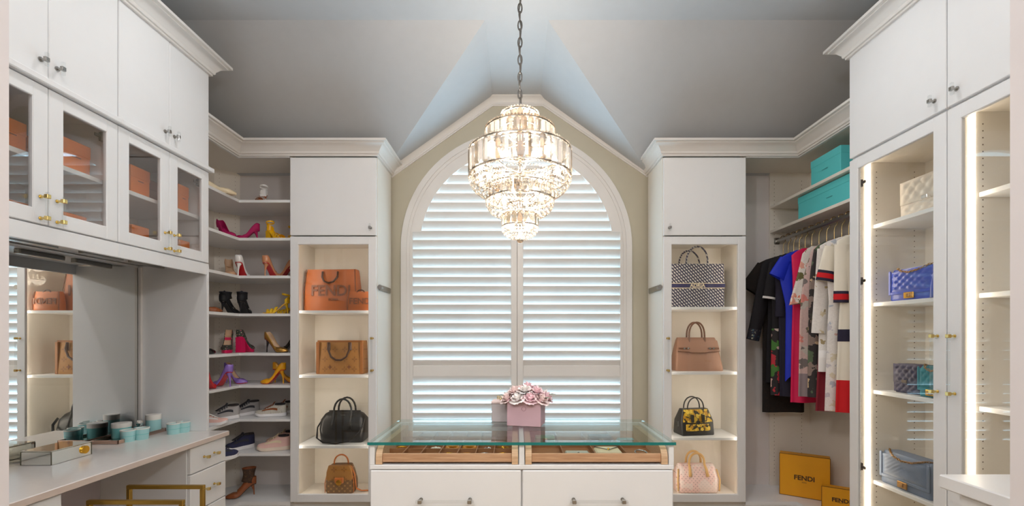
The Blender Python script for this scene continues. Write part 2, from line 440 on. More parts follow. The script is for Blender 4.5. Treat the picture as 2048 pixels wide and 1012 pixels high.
def knob(parent, axis, w, out, u, z, metal=NICKEL):
    mb = MB(); o = w + out * .026
    mb.cyl(P3(axis, w - out * .002, u, z), P3(axis, o, u, z), .005, n=10, mi=1)
    mb.cyl(P3(axis, w, u, z), P3(axis, w + out * .004, u, z), .010, n=12, mi=1)
    mb.box(*ax(axis, o - .007, o + .007, u - .009, u + .009, z - .009, z + .009), mi=1, b=.002)
    mb.box(*ax(axis, o - .005, o + .008, u - .006, u + .006, z - .028, z + .028), mi=0, b=.002)
    return mb.build('knob', [ACRYL, metal], parent, smooth=30)
def hinge(parent, axis, w, out, u, z):
    mb = MB().box(*ax(axis, w, w + out * .02, u - .012, u + .012, z - .022, z + .022), b=.003)
    mb.box(*ax(axis, w + out * .006, w + out * .014, u - .04, u + .0, z - .008, z + .008), b=.002)
    return mb.build('hinge', DARKM, parent)
def carcass(parent, axis, w, out, u0, u1, z0, z1, depth, m=WARM, t=.019, back=GREYP, bm=None):
    """open-fronted box: its front at w, going back by depth"""
    b = w - out * depth
    u0, u1 = min(u0, u1), max(u0, u1)
    part('side_panel', m, parent, *ax(axis, b, w, u0, u0 + t, z0, z1), b=.001)
    part('side_panel', m, parent, *ax(axis, b, w, u1 - t, u1, z0, z1), b=.001)
    part('top_panel', m, parent, *ax(axis, b, w, u0 + t, u1 - t, z1 - t, z1), b=.001)
    part('bottom_panel', m, parent, *ax(axis, b, w, u0 + t, u1 - t, z0, z0 + t), b=.001)
    part('back_panel', bm or m, parent, *ax(axis, b - out * .0, b + out * .008, u0 + t, u1 - t, z0 + t, z1 - t), b=.0)
def shelf(parent, *a, m=WHITE):
    return part('shelf', m, parent, *a, b=.002)
def holes(parent, pts_fn, n):
    mb = MB()
    for i in range(n): mb.box(*pts_fn(i))
    return stuff(mb.build('shelf_pin_holes', HOLE, parent))

# ---------------------------------------------------------------- handbag display cabinets either side of the window
BT = FD + .022               # carcass front behind the doors
DK = .142                    # deck height
def bag_cabinet(u0, u1, o0, o1, inner, shelves, label, hand):
    t = thing('handbag_cabinet', label, 'cabinet', ((u0 + u1) / 2, FD + .2, 0))
    carcass(t, 'y', BT, -1, u0, u1, DK, 2.742, .37, bm=WARM)
    part('divider_panel', WARM, t, u0 + .019, u1 - .019, BT, BT + .37, 2.125, 2.144, b=.001)
    part('plinth', WHITE, t, u0, u1, FD + .06, BT + .37, 0, DK, b=.001)
    # finished sides
    d1 = slab(t, 'y', FD, -1, u0 + .004, u1 - .004, 2.15, 2.735)
    ku = u1 - .045 if hand > 0 else u0 + .045
    knob(d1, 'y', FD, -1, ku, 2.205)
    d2 = framed(t, 'y', FD, -1, u0 + .004, u1 - .004, DK, 2.141, .060)
    pull(d2, 'y', FD, -1, u1 - .03 if hand > 0 else u0 + .03, 1.135, 1.375)
    for z in shelves: shelf(t, u0 + .021, u1 - .021, BT + .022, BT + .36, z - .02, z)
    for s, u in ((1, u0 + .020), (-1, u1 - .020)):
        MB().box(u, u + s * .007, BT + .003, BT + .019, DK + .05, 2.10).build('led_strip', LED, t)
    return t
LU0, LU1 = px(579, FD), px(753.4, FD)
RU0, RU1 = px(1326.5, FD), px(1493, FD)
bag_cabinet(LU0, LU1, 0, 0, 1, (1.587, 1.094, .556), 'white handbag display cabinet beside the shoe shelves', 1)
bag_cabinet(RU0, RU1, 0, 0, -1, (1.614, 1.118, .618), 'white handbag display cabinet beside the hanging clothes', -1)
for s, X, lab in ((1, LU1, 'satin nickel pull-out valet rod beside the shoe-side cabinet'), (-1, RU0, 'satin nickel pull-out valet rod beside the clothes-side cabinet')):
    t = thing('valet_rod', lab, 'valet rod', (X + s * .01, 3.55, 1.735))
    MB().box(X + s * .001, X + s * .013, 3.43, 3.72, 1.74, 1.785, b=.004).build('housing', NICKEL, t)
    MB().cyl((X + s * .018, 3.47, 1.762), (X + s * .018, 3.405, 1.762), .009, n=14).build('rod', NICKEL, t)
    MB().cyl((X + s * .018, 3.405, 1.762), (X + s * .018, 3.396, 1.762), .017, n=16).build('knob', NICKEL, t)

# ---------------------------------------------------------------- shoe corner
SW = -2.455
Lpoly = lambda f=0.0: [(SW, LE + .002), (LS - f, LE + .002), (LS - f, FD + .012 + f), (LU0 - .001, FD + .012 + f), (LU0 - .001, 3.785), (-2.325, 3.785), (SW, 3.655)]
t = thing('shoe_corner_unit', 'white L-shaped corner shelving full of shoes', 'shelving', (-2.2, 3.4, 0))
MB().box(-2.34, LU0 - .001, 3.786, BK, DK - .02, 2.78).build('back_panel', GREYP, t)
MB().box(-2.469, SW, LE + .002, 3.67, DK - .02, 2.78).build('side_back_panel', WARM, t)
MB().add([(SW, 3.655, DK), (-2.325, 3.785, DK), (-2.325, 3.785, 2.78), (SW, 3.655, 2.78), (-2.469, 3.67, DK), (-2.34, 3.799, DK), (-2.34, 3.799, 2.78), (-2.469, 3.67, 2.78)],
         [(0, 1, 2, 3), (4, 7, 6, 5), (0, 4, 5, 1), (3, 2, 6, 7), (0, 3, 7, 4), (1, 5, 6, 2)]).build('corner_post', WARM, t)
MB().prism(Lpoly(-.002), 2.755, 2.775).build('top_panel', WARM, t)
fp = MB(); fp.box(LS - .018, LS, LE + .002, FD + .02, 2.735, 2.842); fp.box(LS, LU0, FD + .0, FD + .018, 2.735, 2.842)
fp.build('fascia', WHITE, t)
SHZ = [1.4 + (670 - y) / 265.0 for y in (399.5, 475.5, 551, 627, 706, 770.5, 838, 907)]
for z in SHZ: MB().prism(Lpoly(.004), z - .02, z).build('shelf', WHITE, t)
MB().prism(Lpoly(), DK - .03, DK).build('deck', WHITE, t)
MB().prism(Lpoly(.05), 0, DK - .03).build('plinth', WHITE, t)
mb = MB(); e = Vector((.7071, .7071, 0)); nrm = Vector((.7071, -.7071, 0)); c0 = Vector((SW, 3.655, 0))
for q in (.035, .149):
    for i in range(78):
        c = c0 + e * q + nrm * .0005; z = .25 + .032 * i
        a = [c + e * dx + Vector((0, 0, z + dz)) for dx, dz in ((-.0028, 0), (0, -.0028), (.0028, 0), (0, .0028))]
        mb.add(a, [(0, 1, 2, 3)])
stuff(mb.build('shelf_pin_holes', HOLE, t))

# ---------------------------------------------------------------- hanging corner
t = thing('hanging_unit', 'white corner hanging section with two shelves above the rail', 'wardrobe unit', (2.2, 3.3, 0))
RW = 2.455
Rpoly = [(RU1 + .001, FD + .012), (RS, FD + .012), (RS, RE + .002), (RW, RE + .002), (RW, 3.785), (RU1 + .001, 3.785)]
MB().box(RU1 + .001, RW, 3.786, BK, DK - .02, 2.78).build('back_panel', GREYP, t)
MB().box(RW, 2.469, RE + .002, 3.79, DK - .02, 2.78).build('side_back_panel', WARM, t)
GX0, GX1 = px(1538, 3.78), px(1609, 3.78)
MB().box(GX0, RW, 3.765, 3.784, DK, 2.755, b=.001).build('end_panel', WARM, t)
holes(t, lambda i: (GX0 + (.033 if i % 2 else .262), GX0 + (.038 if i % 2 else .267), 3.7640, 3.7652, .22 + .032 * (i // 2), .225 + .032 * (i // 2)), 156)
MB().prism(Rpoly, 2.755, 2.775).build('top_panel', WARM, t)
fp = MB(); fp.box(RS, RS + .018, RE + .002, FD + .02, 2.735, 2.842); fp.box(RU1, RS, FD, FD + .018, 2.735, 2.842)
fp.build('fascia', WHITE, t)
for z in (2.476, 2.272): shelf(t, GX0, RW, RE + .003, 3.764, z - .022, z, m=WARM)
MB().prism(Rpoly, DK - .03, DK).build('deck', WHITE, t)
MB().prism([(RU1 + .001, FD + .06), (RS + .05, FD + .06), (RS + .05, RE + .002), (RW, RE + .002), (RW, 3.785), (RU1 + .001, 3.785)], 0, DK - .03).build('plinth', WHITE, t)
RODX, RODZ = 2.175, 2.185
rd = MB().tube([(RODX, RE + .004, RODZ), (RODX, 3.76, RODZ)], .015, 14, flat=.55).build('rail', NICKEL, t, smooth=60)
MB().box(RODX - .022, RODX + .022, 3.752, 3.764, RODZ - .026, RODZ + .026, b=.004).build('rail_bracket', NICKEL, t)

# ---------------------------------------------------------------- right tall glass cabinets with solid doors above
DIV = 2.106
def tall_unit(d0, d1, knob_d, pull_d, lab, lab2, far):
    t = thing('tall_glass_cabinet', lab, 'cabinet', (2.24, (d0 + d1) / 2, 0))
    w = RX + .022
    carcass(t, 'x', w, -1, d0, d1, DK, 2.455, .43, bm=WARM)
    part('plinth', WHITE, t, w + .05, 2.469, d0, d1, 0, DK, b=.001)
    dr = framed(t, 'x', RX, -1, d0 + .003, d1 - .003, DK, 2.448, .066)
    pull(dr, 'x', RX, -1, pull_d, 1.13, 1.395)
    for z in (2.06, 1.593, 1.07, .53): shelf(t, RX + .13, 2.455, d0 + .021, d1 - .021, z - .022, z)
    MB().box(2.098, 2.122, d1 - .026, d1 - .0185, DK + .03, 2.43).build('led_strip', LEDT, t)
    holes(t, lambda i: ((2.160, 2.166) [0] + (0 if i % 2 else .228), 2.1655 + (0 if i % 2 else .228), d1 - .0198, d1 - .0186, .2 + .032 * (i // 2), .2055 + .032 * (i // 2)), 138)
    holes(t, lambda i: (2.066, 2.070, d1 - .0198, d1 - .0186, .2 + .032 * i, .2045 + .032 * i), 69)
    hy = d1 - .05 if far else d0 + .05
    for z in (.62, 1.72, 2.3): hinge(t, 'x', RX + .021, 1, hy, z)
    u = thing('upper_cabinet', lab2, 'cabinet', (2.24, (d0 + d1) / 2, 2.456))
    part('body', WHITE, u, w, 2.469, d0, d1, 2.457, 3.17, b=.001)
    dd = slab(u, 'x', RX, -1, d0 + .003, d1 - .003, 2.462, 3.075)
    knob(dd, 'x', RX, -1, knob_d, 2.525)
tall_unit(DIV, RE, 2.165, 2.150, 'tall lit glass-door cabinet holding quilted handbags beside the clothes', 'solid-door upper cabinet above the quilted handbags', True)
tall_unit(1.49, DIV, 2.055, 2.066, 'tall lit glass-door cabinet with bare shelves beside the doorway dresser', 'solid-door upper cabinet above the bare glass cabinet', False)

# low dresser near the doorway
t = thing('dresser', 'low white dresser with a thick top standing by the doorway', 'dresser', (1.7, 1.24, 0))
DX0, DD1, DZ = px(1877, 1.52), 1.52, pz(948, 1.52)
MB().box(DX0, 2.0, .98, DD1, DZ - .045, DZ, b=.004).build('top', WHITE, t)
MB().box(DX0 + .05, 1.98, 1.0, DD1 - .02, .08, DZ - .045, b=.002).build('body', WHITE, t)
MB().box(DX0 + .08, 1.98, 1.03, DD1 - .06, 0, .08).build('plinth', WHITE, t)
for z0, z1 in ((.09, .345), (.355, .61), (.62, DZ - .055)):
    d = MB().box(DX0 + .031, DX0 + .05, 1.01, DD1 - .045, z0, z1, b=.003).build('drawer', WHITE, t)
    pull(d, 'x', DX0 + .031, -1, 1.17, (z0 + z1) / 2, None, horiz=True, u1=1.33)

# ---------------------------------------------------------------- left vanity and cabinets above it
CTZ = .786; CF = px(458.5, LE) + 0.0        # counter height, counter front
t = thing('vanity_counter', 'long white stone vanity counter below the mirror', 'counter', (-2.2, 2.2, CTZ))
MB().box(-2.44, CF, 1.57, LE - .0, CTZ - .03, CTZ, b=.003).build('slab', STONE, t)
MB().box(CF - .001, CF + .0015, 1.572, LE - .002, CTZ - .028, CTZ - .003).build('edge_band', STONE_E, t)
DFX = -1.868
def drawer_bank(d0, d1, lab):
    t = thing('vanity_drawer_cabinet', lab, 'cabinet', (-2.15, (d0 + d1) / 2, 0))
    MB().box(-2.44, DFX - .021, d0, d1, .1, CTZ - .031, b=.001).build('body', WHITE, t)
    MB().box(-2.44, DFX - .07, d0, d1, 0, .1).build('plinth', WHITE, t)
    for z0, z1 in ((.598, .748), (.372, .592), (.115, .366)):
        d = slab(t, 'x', DFX, 1, d0 + .006, d1 - .003, z0, z1, 'drawer')
        c = (d0 + d1) / 2; pull(d, 'x', DFX, 1, c - .045, (z0 + z1) / 2, None, horiz=True, u1=c + .045)
drawer_bank(2.574, LE, 'white drawer cabinet under the counter beside the shoe shelves')
drawer_bank(1.57, 1.852, 'white drawer cabinet under the counter on the doorway side')
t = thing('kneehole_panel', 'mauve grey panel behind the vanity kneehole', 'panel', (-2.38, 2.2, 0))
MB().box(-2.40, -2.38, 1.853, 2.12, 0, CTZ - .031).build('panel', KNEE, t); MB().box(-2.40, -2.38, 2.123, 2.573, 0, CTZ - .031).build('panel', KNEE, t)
# mirror recess
t = thing('hutch_side_panel', 'white side panel between mirror and shoe shelves', 'panel', (-2.2, LE, CTZ))
MB().box(-2.44, LX, LE - .02, LE, CTZ + .001, 1.84, b=.001).build('panel', WHITE, t)
t = thing('hutch_side_panel', 'white side panel of the vanity recess by the doorway', 'panel', (-2.2, 1.58, CTZ))
MB().box(-2.44, LX, 1.57, 1.59, CTZ + .001, 1.84, b=.001).build('panel', WHITE, t)
t = thing('vanity_mirror', 'large frameless mirror on the wall above the vanity counter', 'mirror', (-2.405, 2.2, CTZ))
MB().box(-2.412, -2.406, 1.592, LE - .021, CTZ + .002, 1.825).build('glass', MIRROR, t)
MB().box(-2.44, -2.412, 1.592, LE - .021, CTZ + .002, 1.84).build('backing', WHITE, t)
MB().box(-2.4055, -2.385, LE - .036, LE - .021, CTZ + .002, 1.83, b=.002).build('edge_trim', TRIM, t)
GZ0, GZ1, UZ0, UZ1 = 1.862, 2.442, 2.477, 3.072
def hutch(d0, d1, lab, lab2, nm):
    mid = (d0 + d1) / 2; w = LX - .022
    t = thing('glass_wall_cabinet', lab, 'cabinet', (-2.2, mid, 1.78))
    carcass(t, 'x', w, 1, d0, d1, 1.845, 2.455, .43, m=WHITE, bm=GREYP)
    MB().box(LX - .02, LX - .001, d0, d1, 1.785, 1.856, b=.002).build('valance', WHITE, t)
    shelf(t, -2.42, w - .02, d0 + .02, d1 - .02, 2.135, 2.157)
    for a, b, s in ((d0 + .002, mid - .0015, -1), (mid + .0015, d1 - .002, 1)):
        dr = framed(t, 'x', LX, 1, a, b, GZ0, GZ1, .062, GLASS_D)
        pull(dr, 'x', LX, 1, mid + s * .034, 1.885, 1.975)
        hinge(t, 'x', w, -1, (b - .05) if s > 0 else (a + .05), 2.36)
    for c in (d0 + (d1 - d0) * .3, d0 + (d1 - d0) * .75):
        MB().box(-2.255, -2.225, c - .12, c + .12, 1.820, 1.8445, b=.003).build('light_bar', NICKEL, t)
        MB().box(-2.2565, -2.255, c - .11, c + .11, 1.825, 1.840).build('light_diffuser', BARL, t)
    u = thing('upper_cabinet', lab2, 'cabinet', (-2.2, mid, 2.456))
    MB().box(-2.469, w, d0, d1, 2.456, 3.165, b=.001).build('body', WHITE, u)
    MB().box(LX - .03, LX + .022, d0, d1 + (.022 if d1 > 2.8 else 0), 2.446, 2.474, b=.004).build('ledge', WHITE, u)
    for a, b, s in ((d0 + .002, mid - .0015, -1), (mid + .0015, d1 - .002, 1)):
        dr = slab(u, 'x', LX, 1, a, b, UZ0, UZ1)
        knob(dr, 'x', LX, 1, mid + s * .034, 2.545)
hutch(2.235, LE, 'glass-door wall cabinet with orange boxes next to the shoe shelves', 'solid-door upper cabinet next to the corner of the room', 0)
hutch(1.57, 2.235, 'glass-door wall cabinet with orange boxes on the doorway side', 'solid-door upper cabinet on the doorway side of the vanity', 1)
# ---------------------------------------------------------------- island
IX = .023; IF, IB = 1.97, 2.51; IT = .93
IL, IR = px(735, IF), px(1352, IF)
def wood(name, a, b, sc=(3, 60, 60)):
    m, nt, out = new_mat(name); g = noise(nt, coords(nt, sc), 3.0, 4.0)
    princ(nt, out, ramp(nt, g, [(0.3, a), (0.7, b)]), 0.5); MATS[name] = m; return m
OAK = wood('pale oak', rgb(176, 130, 96), rgb(208, 166, 130))
OAKL = wood('light oak end', rgb(196, 158, 122), rgb(222, 188, 152))
OAKD = wood('oak tray lining', rgb(140, 92, 58), rgb(172, 120, 82))
t = thing('closet_island', 'white closet island with glass-topped jewellery trays and drawers', 'island', (IX, 2.24, 0))
bf, bb = IF + .015, IB - .01
il, ir = px(739, bf), px(1348, bf); mx = (il + ir) / 2
MB().box(il, ir, bf + .021, bb, .1, .806, b=.001).build('body', WHITE, t)
MB().box(il + .02, ir - .02, bf + .06, bb - .03, 0, .1).build('plinth', WHITE, t)
MB().box(il, ir, bf, bb, .807, .826, b=.002).build('tray_deck', WHITE, t)
for a, b in ((il, il + .022), (mx - .012, mx + .012), (ir - .022, ir)):
    MB().box(a, b, bf, bb, .826, IT - .013, b=.002).build('upright', WHITE, t)
MB().box(il + .022, ir - .022, bb - .02, bb, .826, IT - .013, b=.001).build('back_rail', WHITE, t)
for a, b in ((il + .003, mx - .003), (mx + .003, ir - .003)):
    for z0, z1 in ((.548, .803), (.335, .543), (.115, .33)):
        d = MB().box(a, b, bf, bf + .02, z0, z1, b=.004).build('drawer', WHITE, t)
        c = (a + b) / 2; zz = z0 + (z1 - z0) * .5
        pull(d, 'y', bf, -1, c - .108, zz, None, NICKEL, True, c + .108)
g = MB().box(IL, IR, IF, IB, IT - .013, IT)
top = tag(g.build('glass_tabletop', GLASS_T), 'clear glass tabletop with green edges lying on the closet island', 'glass top')
eb = MB(); e = .0006
eb.box(IL - e, IR + e, IF - e, IF + .0012, IT - .0128, IT - .0002)
eb.build('edge', TEAL_E, top)
def tray(a, b, nx, ny, lab):
    t = thing('jewellery_tray', lab, 'tray', ((a + b) / 2, (bf + bb) / 2, .836)); y0, y1 = bf + .004, bb - .026; z = .836
    MB().box(a + .002, b - .002, y0 + .012, y1, z, z + .006).build('base', OAKD, t)
    MB().box(a + .03, b - .03, y0 + .006, y0 + .018, z, z + .038, b=.002).build('front_rail', OAK, t)
    MB().box(a + .03, b - .03, y1 - .012, y1, z, z + .038, b=.002).build('rear_rail', OAK, t)
    for s, x in ((1, a + .002), (-1, b - .002)):
        poly = [(y0, z - .008), (y1, z - .008), (y1, z + .068)] + [(y0 + .05 - .05 * math.sin(q * PI / 16), z + .018 + .05 * math.cos(q * PI / 16)) for q in range(9)]
        MB().prism(poly, x, x + s * .028, axis='x').build('side_cheek', OAKL, t)
    for i in range(1, nx):
        x = a + .03 + (b - a - .06) * i / nx; MB().box(x - .0025, x + .0025, y0 + .018, y1 - .012, z + .006, z + .034).build('divider', OAKD, t)
    for j in range(1, ny):
        y = y0 + (y1 - y0) * j / ny; MB().box(a + .03, b - .03, y - .0025, y + .0025, z + .006, z + .032).build('divider', OAKD, t)
    return z + .006
ta, tb = il + .024, mx - .014; tc, td = mx + .014, ir - .024
tz = tray(ta, tb, 7, 4, 'oak jewellery tray with small compartments full of gold pieces')
tray(tc, td, 4, 2, 'oak jewellery tray with wide compartments holding small cases')
GOLDJ = mat('yellow gold', rgb(226, 170, 60), 0.2, 1.0, var=0.05); PEARL = mat('pearl', rgb(236, 228, 214), 0.25)
SILV = mat('silver', rgb(200, 200, 200), 0.2, 1.0); AMBER = mat('amber resin', rgb(190, 122, 40), 0.25)
def cell(i, j, nx=7, ny=4, a=ta, b=tb):
    return (a + .03 + (b - a - .06) * (i + .5) / nx, bf + .004 + (bb - .03 - bf) * (j + .5) / ny)
def ring_item(name, lab, cat, x, y, R, r, m, tilt=12, flat=1.0):
    o = MB().tube([(R * math.cos(2 * PI * q / 20), R * math.sin(2 * PI * q / 20), 0) for q in range(20)], r, 8, closed=True).build(name, m, None, False, True)
    o.location = (x, y, tz + r + R * math.sin(math.radians(tilt))); o.rotation_euler = (math.radians(tilt), 0, 0.3)
    return tag(o, lab, cat)
JW = [(0, 0, 'pearl'), (0, 1, 'ring_gold'), (2, 0, 'gold'), (2, 1, 'pearls'), (3, 1, 'amber'), (3, 0, 'ring_gold'), (4, 1, 'amber'), (4, 0, 'ring_amber'), (5, 1, 'silver'), (5, 0, 'ring_silver'), (6, 1, 'chain'), (6, 0, 'ring_gold')]
LETT = ['first', 'second', 'third', 'fourth', 'fifth', 'sixth', 'seventh']
for i, j, kd in JW:
    x, y = cell(i, j); row = 'front' if j == 0 else 'second'
    at = '%s compartment from the island end post, %s row' % (LETT[i], row)
    if kd == 'pearl' or kd == 'pearls':
        n = 5 if kd == 'pearl' else 12; mb = MB()
        for q in range(n):
            a = 2 * PI * q / n; R = .010 if n == 5 else .02
            mb.ball((R * math.cos(a), R * math.sin(a), .007), .0075, 8)
        mb.ball((0, 0, .012), .009, 8)
        o = mb.build('pearl_brooch', PEARL, None, False, True); o.location = (x, y, tz); tag(o, 'white pearl brooch in the ' + at, 'brooch')
    elif kd == 'chain':
        mb = MB()
        for R in (.032, .024, .016):
            mb.tube([(R * math.cos(2 * PI * q / 18), R * math.sin(2 * PI * q / 18), .006 + .004 * math.sin(3 * q)) for q in range(18)], .0035, 6, True)
        mb.ball((0, -.02, .012), .008, 8)
        o = mb.build('necklace', GOLDJ, None, False, True); o.location = (x, y, tz + .004); tag(o, 'coiled gold necklace in the ' + at, 'necklace')
    elif kd == 'gold' or kd == 'silver':
        mb = MB()
        for q in range(6): mb.ball((.018 * math.cos(q * 1.1), .018 * math.sin(q * 1.7), .006), .006, 6)
        mb.tube([(.016 * math.cos(2 * PI * q / 14), .016 * math.sin(2 * PI * q / 14), .004) for q in range(14)], .003, 6, True)
        o = mb.build('earring', GOLDJ if kd == 'gold' else SILV, None, False, True); o.location = (x, y, tz + .003); tag(o, '%s beaded earring in the %s' % (kd, at), 'earring')
    elif kd == 'amber':
        ring_item('bangle', 'wide amber bangle in the ' + at, 'bangle', x, y, .028, .010, AMBER, 6)
    else:
        c = kd.split('_')[1]
        ring_item('bracelet', 'thin %s bracelet in the %s' % (c, at), 'bracelet', x, y, .026, .004, {'gold': GOLDJ, 'silver': SILV, 'amber': AMBER}[c], 10)
GREENB = mat('green leather', rgb(24, 132, 70), 0.45); CREAMB = mat('cream leather', rgb(232, 214, 180), 0.45); NAVYB = mat('navy leather', rgb(30, 34, 54), 0.45)
TEALB = mat('turquoise leather', rgb(70, 190, 205), 0.45); GREYB = mat('grey leather', rgb(190, 186, 172), 0.5)
tz += .001
def case_at(i, j): return cell(i, j, 4, 2, tc, td)
x, y = case_at(0, 1); y -= .06; x += .005
t = thing('jewel_case', 'green hinged jewel case with gold clasp in the wide-compartment tray', 'case', (x, y, tz))
MB().box(-.05, .05, -.03, .03, 0, .03, b=.005).build('body', GREENB, t, False); MB().box(-.05, .05, -.03, .03, .031, .042, b=.005).build('lid', GREENB, t, False); MB().box(-.012, .012, -.034, -.029, .018, .038, b=.002).build('clasp', GOLDJ, t, False)
x, y = case_at(1, 0); t = thing('card_case', 'flat grey card case in the wide-compartment tray', 'case', (x, y - .03, tz))
MB().box(-.055, .055, -.04, .04, 0, .014, b=.005).build('body', GREYB, t, False); MB().box(-.055, .055, -.041, -.02, .014, .018, b=.002).build('flap', GREYB, t, False); MB().ball((0, -.03, .019), .005, 8).build('stud', SILV, t, False)
x, y = case_at(2, 0); t = thing('envelope_purse', 'cream envelope purse with dark piping in the wide-compartment tray', 'purse', (x, y - .01, tz))
MB().box(-.06, .06, -.045, .045, 0, .022, b=.006).build('body', CREAMB, t, False)
MB().prism([(-.058, .043), (.058, .043), (.006, -.02), (-.006, -.02)], .0225, .026).build('flap', CREAMB, t, False)
MB().tube([(-.058, .04, .027), (0, -.022, .027), (.058, .04, .027)], .0016, 6).build('piping', NAVYB, t, False); MB().ball((0, -.015, .028), .006, 8).build('stud', GOLDJ, t, False)
x, y = case_at(2, 1); t = thing('watch_case', 'navy watch case with silver clasp in the wide-compartment tray', 'case', (x, y - .05, tz))
MB().box(-.055, .055, -.04, .04, 0, .034, b=.006).build('body', NAVYB, t, False); MB().box(-.056, .056, -.041, .041, .0345, .042, b=.004).build('lid', NAVYB, t, False); MB().box(-.01, .01, -.045, -.04, .022, .038, b=.002).build('clasp', SILV, t, False)
x, y = case_at(3, 1); t = thing('jewel_pouch', 'turquoise jewel pouch in the wide-compartment tray', 'pouch', (x - .02, y - .07, tz))
MB().box(-.04, .04, -.035, .035, 0, .03, b=.01).build('body', TEALB, t, False); MB().box(-.04, .04, -.036, .0, .0305, .036, b=.003).build('flap', TEALB, t, False)
x, y = case_at(3, 0); ring_item('bracelet', 'silver bracelet beside the cream envelope purse', 'bracelet', x + .01, y - .02, .028, .004, SILV, 12)

# flower box and candle on the glass
PINKB = mat('dusty pink box', rgb(218, 180, 190), 0.55, var=0.03); ROSE1 = mat('blush petals', rgb(255, 232, 230), 0.6, var=0.06); ROSE2 = mat('ivory petals', rgb(255, 248, 246), 0.6, var=0.05); ROSE3 = mat('pink petals', rgb(254, 222, 228), 0.6, var=0.06)
PINKG = mat('embossed pink', rgb(184, 140, 148), 0.5)
fx, fd = px(1053, 2.37), 2.38
t = thing('flower_box', 'dusty pink square box of blush roses on the glass tabletop', 'flower box', (fx, fd, IT), -13)
bxm = MB(); bw, bd, bh = .089, .07, .137
bxm.box(-bw, bw, -bd, bd, 0, bh, b=.002); bxm.build('box', PINKB, t, False)
MB().tube([(.011 * math.cos(2 * PI * q / 16), -bd - .0005, bh * .66 + .011 * math.sin(2 * PI * q / 16)) for q in range(16)], .0012, 6, True).build('emblem', PINKG, t, False)
def rose_mesh(m, seed):
    random.seed(seed); mb = MB()
    mb.ball((0, 0, .012), .010, 8, sz=1.4)
    for ring, (np_, R, h, wd, open_) in enumerate(((3, .008, .028, .014, .2), (5, .015, .027, .018, .5), (6, .023, .022, .022, .9), (7, .031, .014, .024, 1.25))):
        for q in range(np_):
            a = 2 * PI * q / np_ + ring * .5 + random.uniform(-.15, .15)
            rows = []
            for u in range(4):
                f = u / 3.0; rr = R * (.35 + .65 * math.sin(f * PI / 2)) + open_ * .006 * f * f; zz = h * f * (1 - .25 * open_ * f) + .002 * (3 - ring)
                wv = wd * math.sin(PI * (.18 + .62 * f)) * (1 if u < 3 else .8)
                row = []
                for v in range(5):
                    g = (v - 2) / 2.0; aa = a + g * wv / max(rr, .006) * .8
                    row.append((rr * math.cos(aa) , rr * math.sin(aa), zz - .004 * g * g * f))
                rows.append(row)
            mb.loft(rows, False, False)
    return mb.mesh('rose', m, True)
RM = [rose_mesh(ROSE1, 1), rose_mesh(ROSE2, 2), rose_mesh(ROSE3, 3)]
random.seed(5); q = 0
for (rx, ry, rz_, tlt) in [(-.085, -.045, .142, 35), (-.03, -.062, .146, 32), (.03, -.06, .147, 32), (.085, -.045, .142, 35), (-.095, .01, .146, 35), (.098, .012, .146, 38), (-.055, -.02, .176, 15), (0, -.03, .184, 12), (.055, -.02, .178, 15), (-.05, .045, .170, 25), (.045, .045, .172, 25), (0, .03, .192, 5), (-.085, .055, .15, 35), (.085, .055, .15, 35), (0, .07, .155, 30)]:
    o = link('rose', RM[q % 3], t); q += 1
    o.location = (rx, ry, rz_ - .012); d = Vector((rx, ry, 0)); s_ = 1.25
    axis_ = Vector((-ry, rx, 0)) if d.length > .005 else Vector((1, 0, 0))
    o.rotation_mode = 'QUATERNION'; o.rotation_quaternion = Quaternion(axis_.normalized(), math.radians(tlt)); o.scale = (s_, s_, s_)
LEAFM = mat('sage leaf', rgb(150, 160, 140), 0.6)
lf = MB(); lf.loft([[(0, -.008, 0), (0, 0, -.001), (0, .008, 0), (0, 0, .001)], [(.025, -.011, .008), (.025, 0, .004), (.025, .011, .008), (.025, 0, .006)], [(.05, -.001, .004), (.05, 0, .0035), (.05, .001, .004), (.05, 0, .0045)]])
for a, zz in ((8, .155), (-30, .145), (200, .15)):
    o = link('leaf', lf.mesh('leaf', LEAFM), t); o.location = (.11 * math.cos(math.radians(a)), .08 * math.sin(math.radians(a)), zz); o.rotation_euler = (0, 0, math.radians(a))
PALEB = mat('pale lilac box', rgb(204, 196, 198), 0.4); PALEL = mat('blush lid', rgb(236, 214, 212), 0.5)
t = thing('candle_box', 'small pale square box with a blush lid and gold bow behind the roses', 'box', (px(1001, 2.47), 2.47, IT), -6)
MB().box(-.043, .043, -.04, .04, 0, .098, b=.002).build('box', PALEB, t, False); MB().box(-.046, .046, -.043, .043, .0985, .112, b=.002).build('lid', PALEL, t, False)
mb = MB()
for s in (-1, 1): mb.tube([(s * (.002 + .016 * math.sin(PI * q / 8)), 0, .118 + .012 * math.sin(2 * PI * q / 8) + .002 * q) for q in range(9)], .0022, 6)
mb.ball((0, 0, .118), .006, 8); mb.build('bow', GOLD, t, False, True)

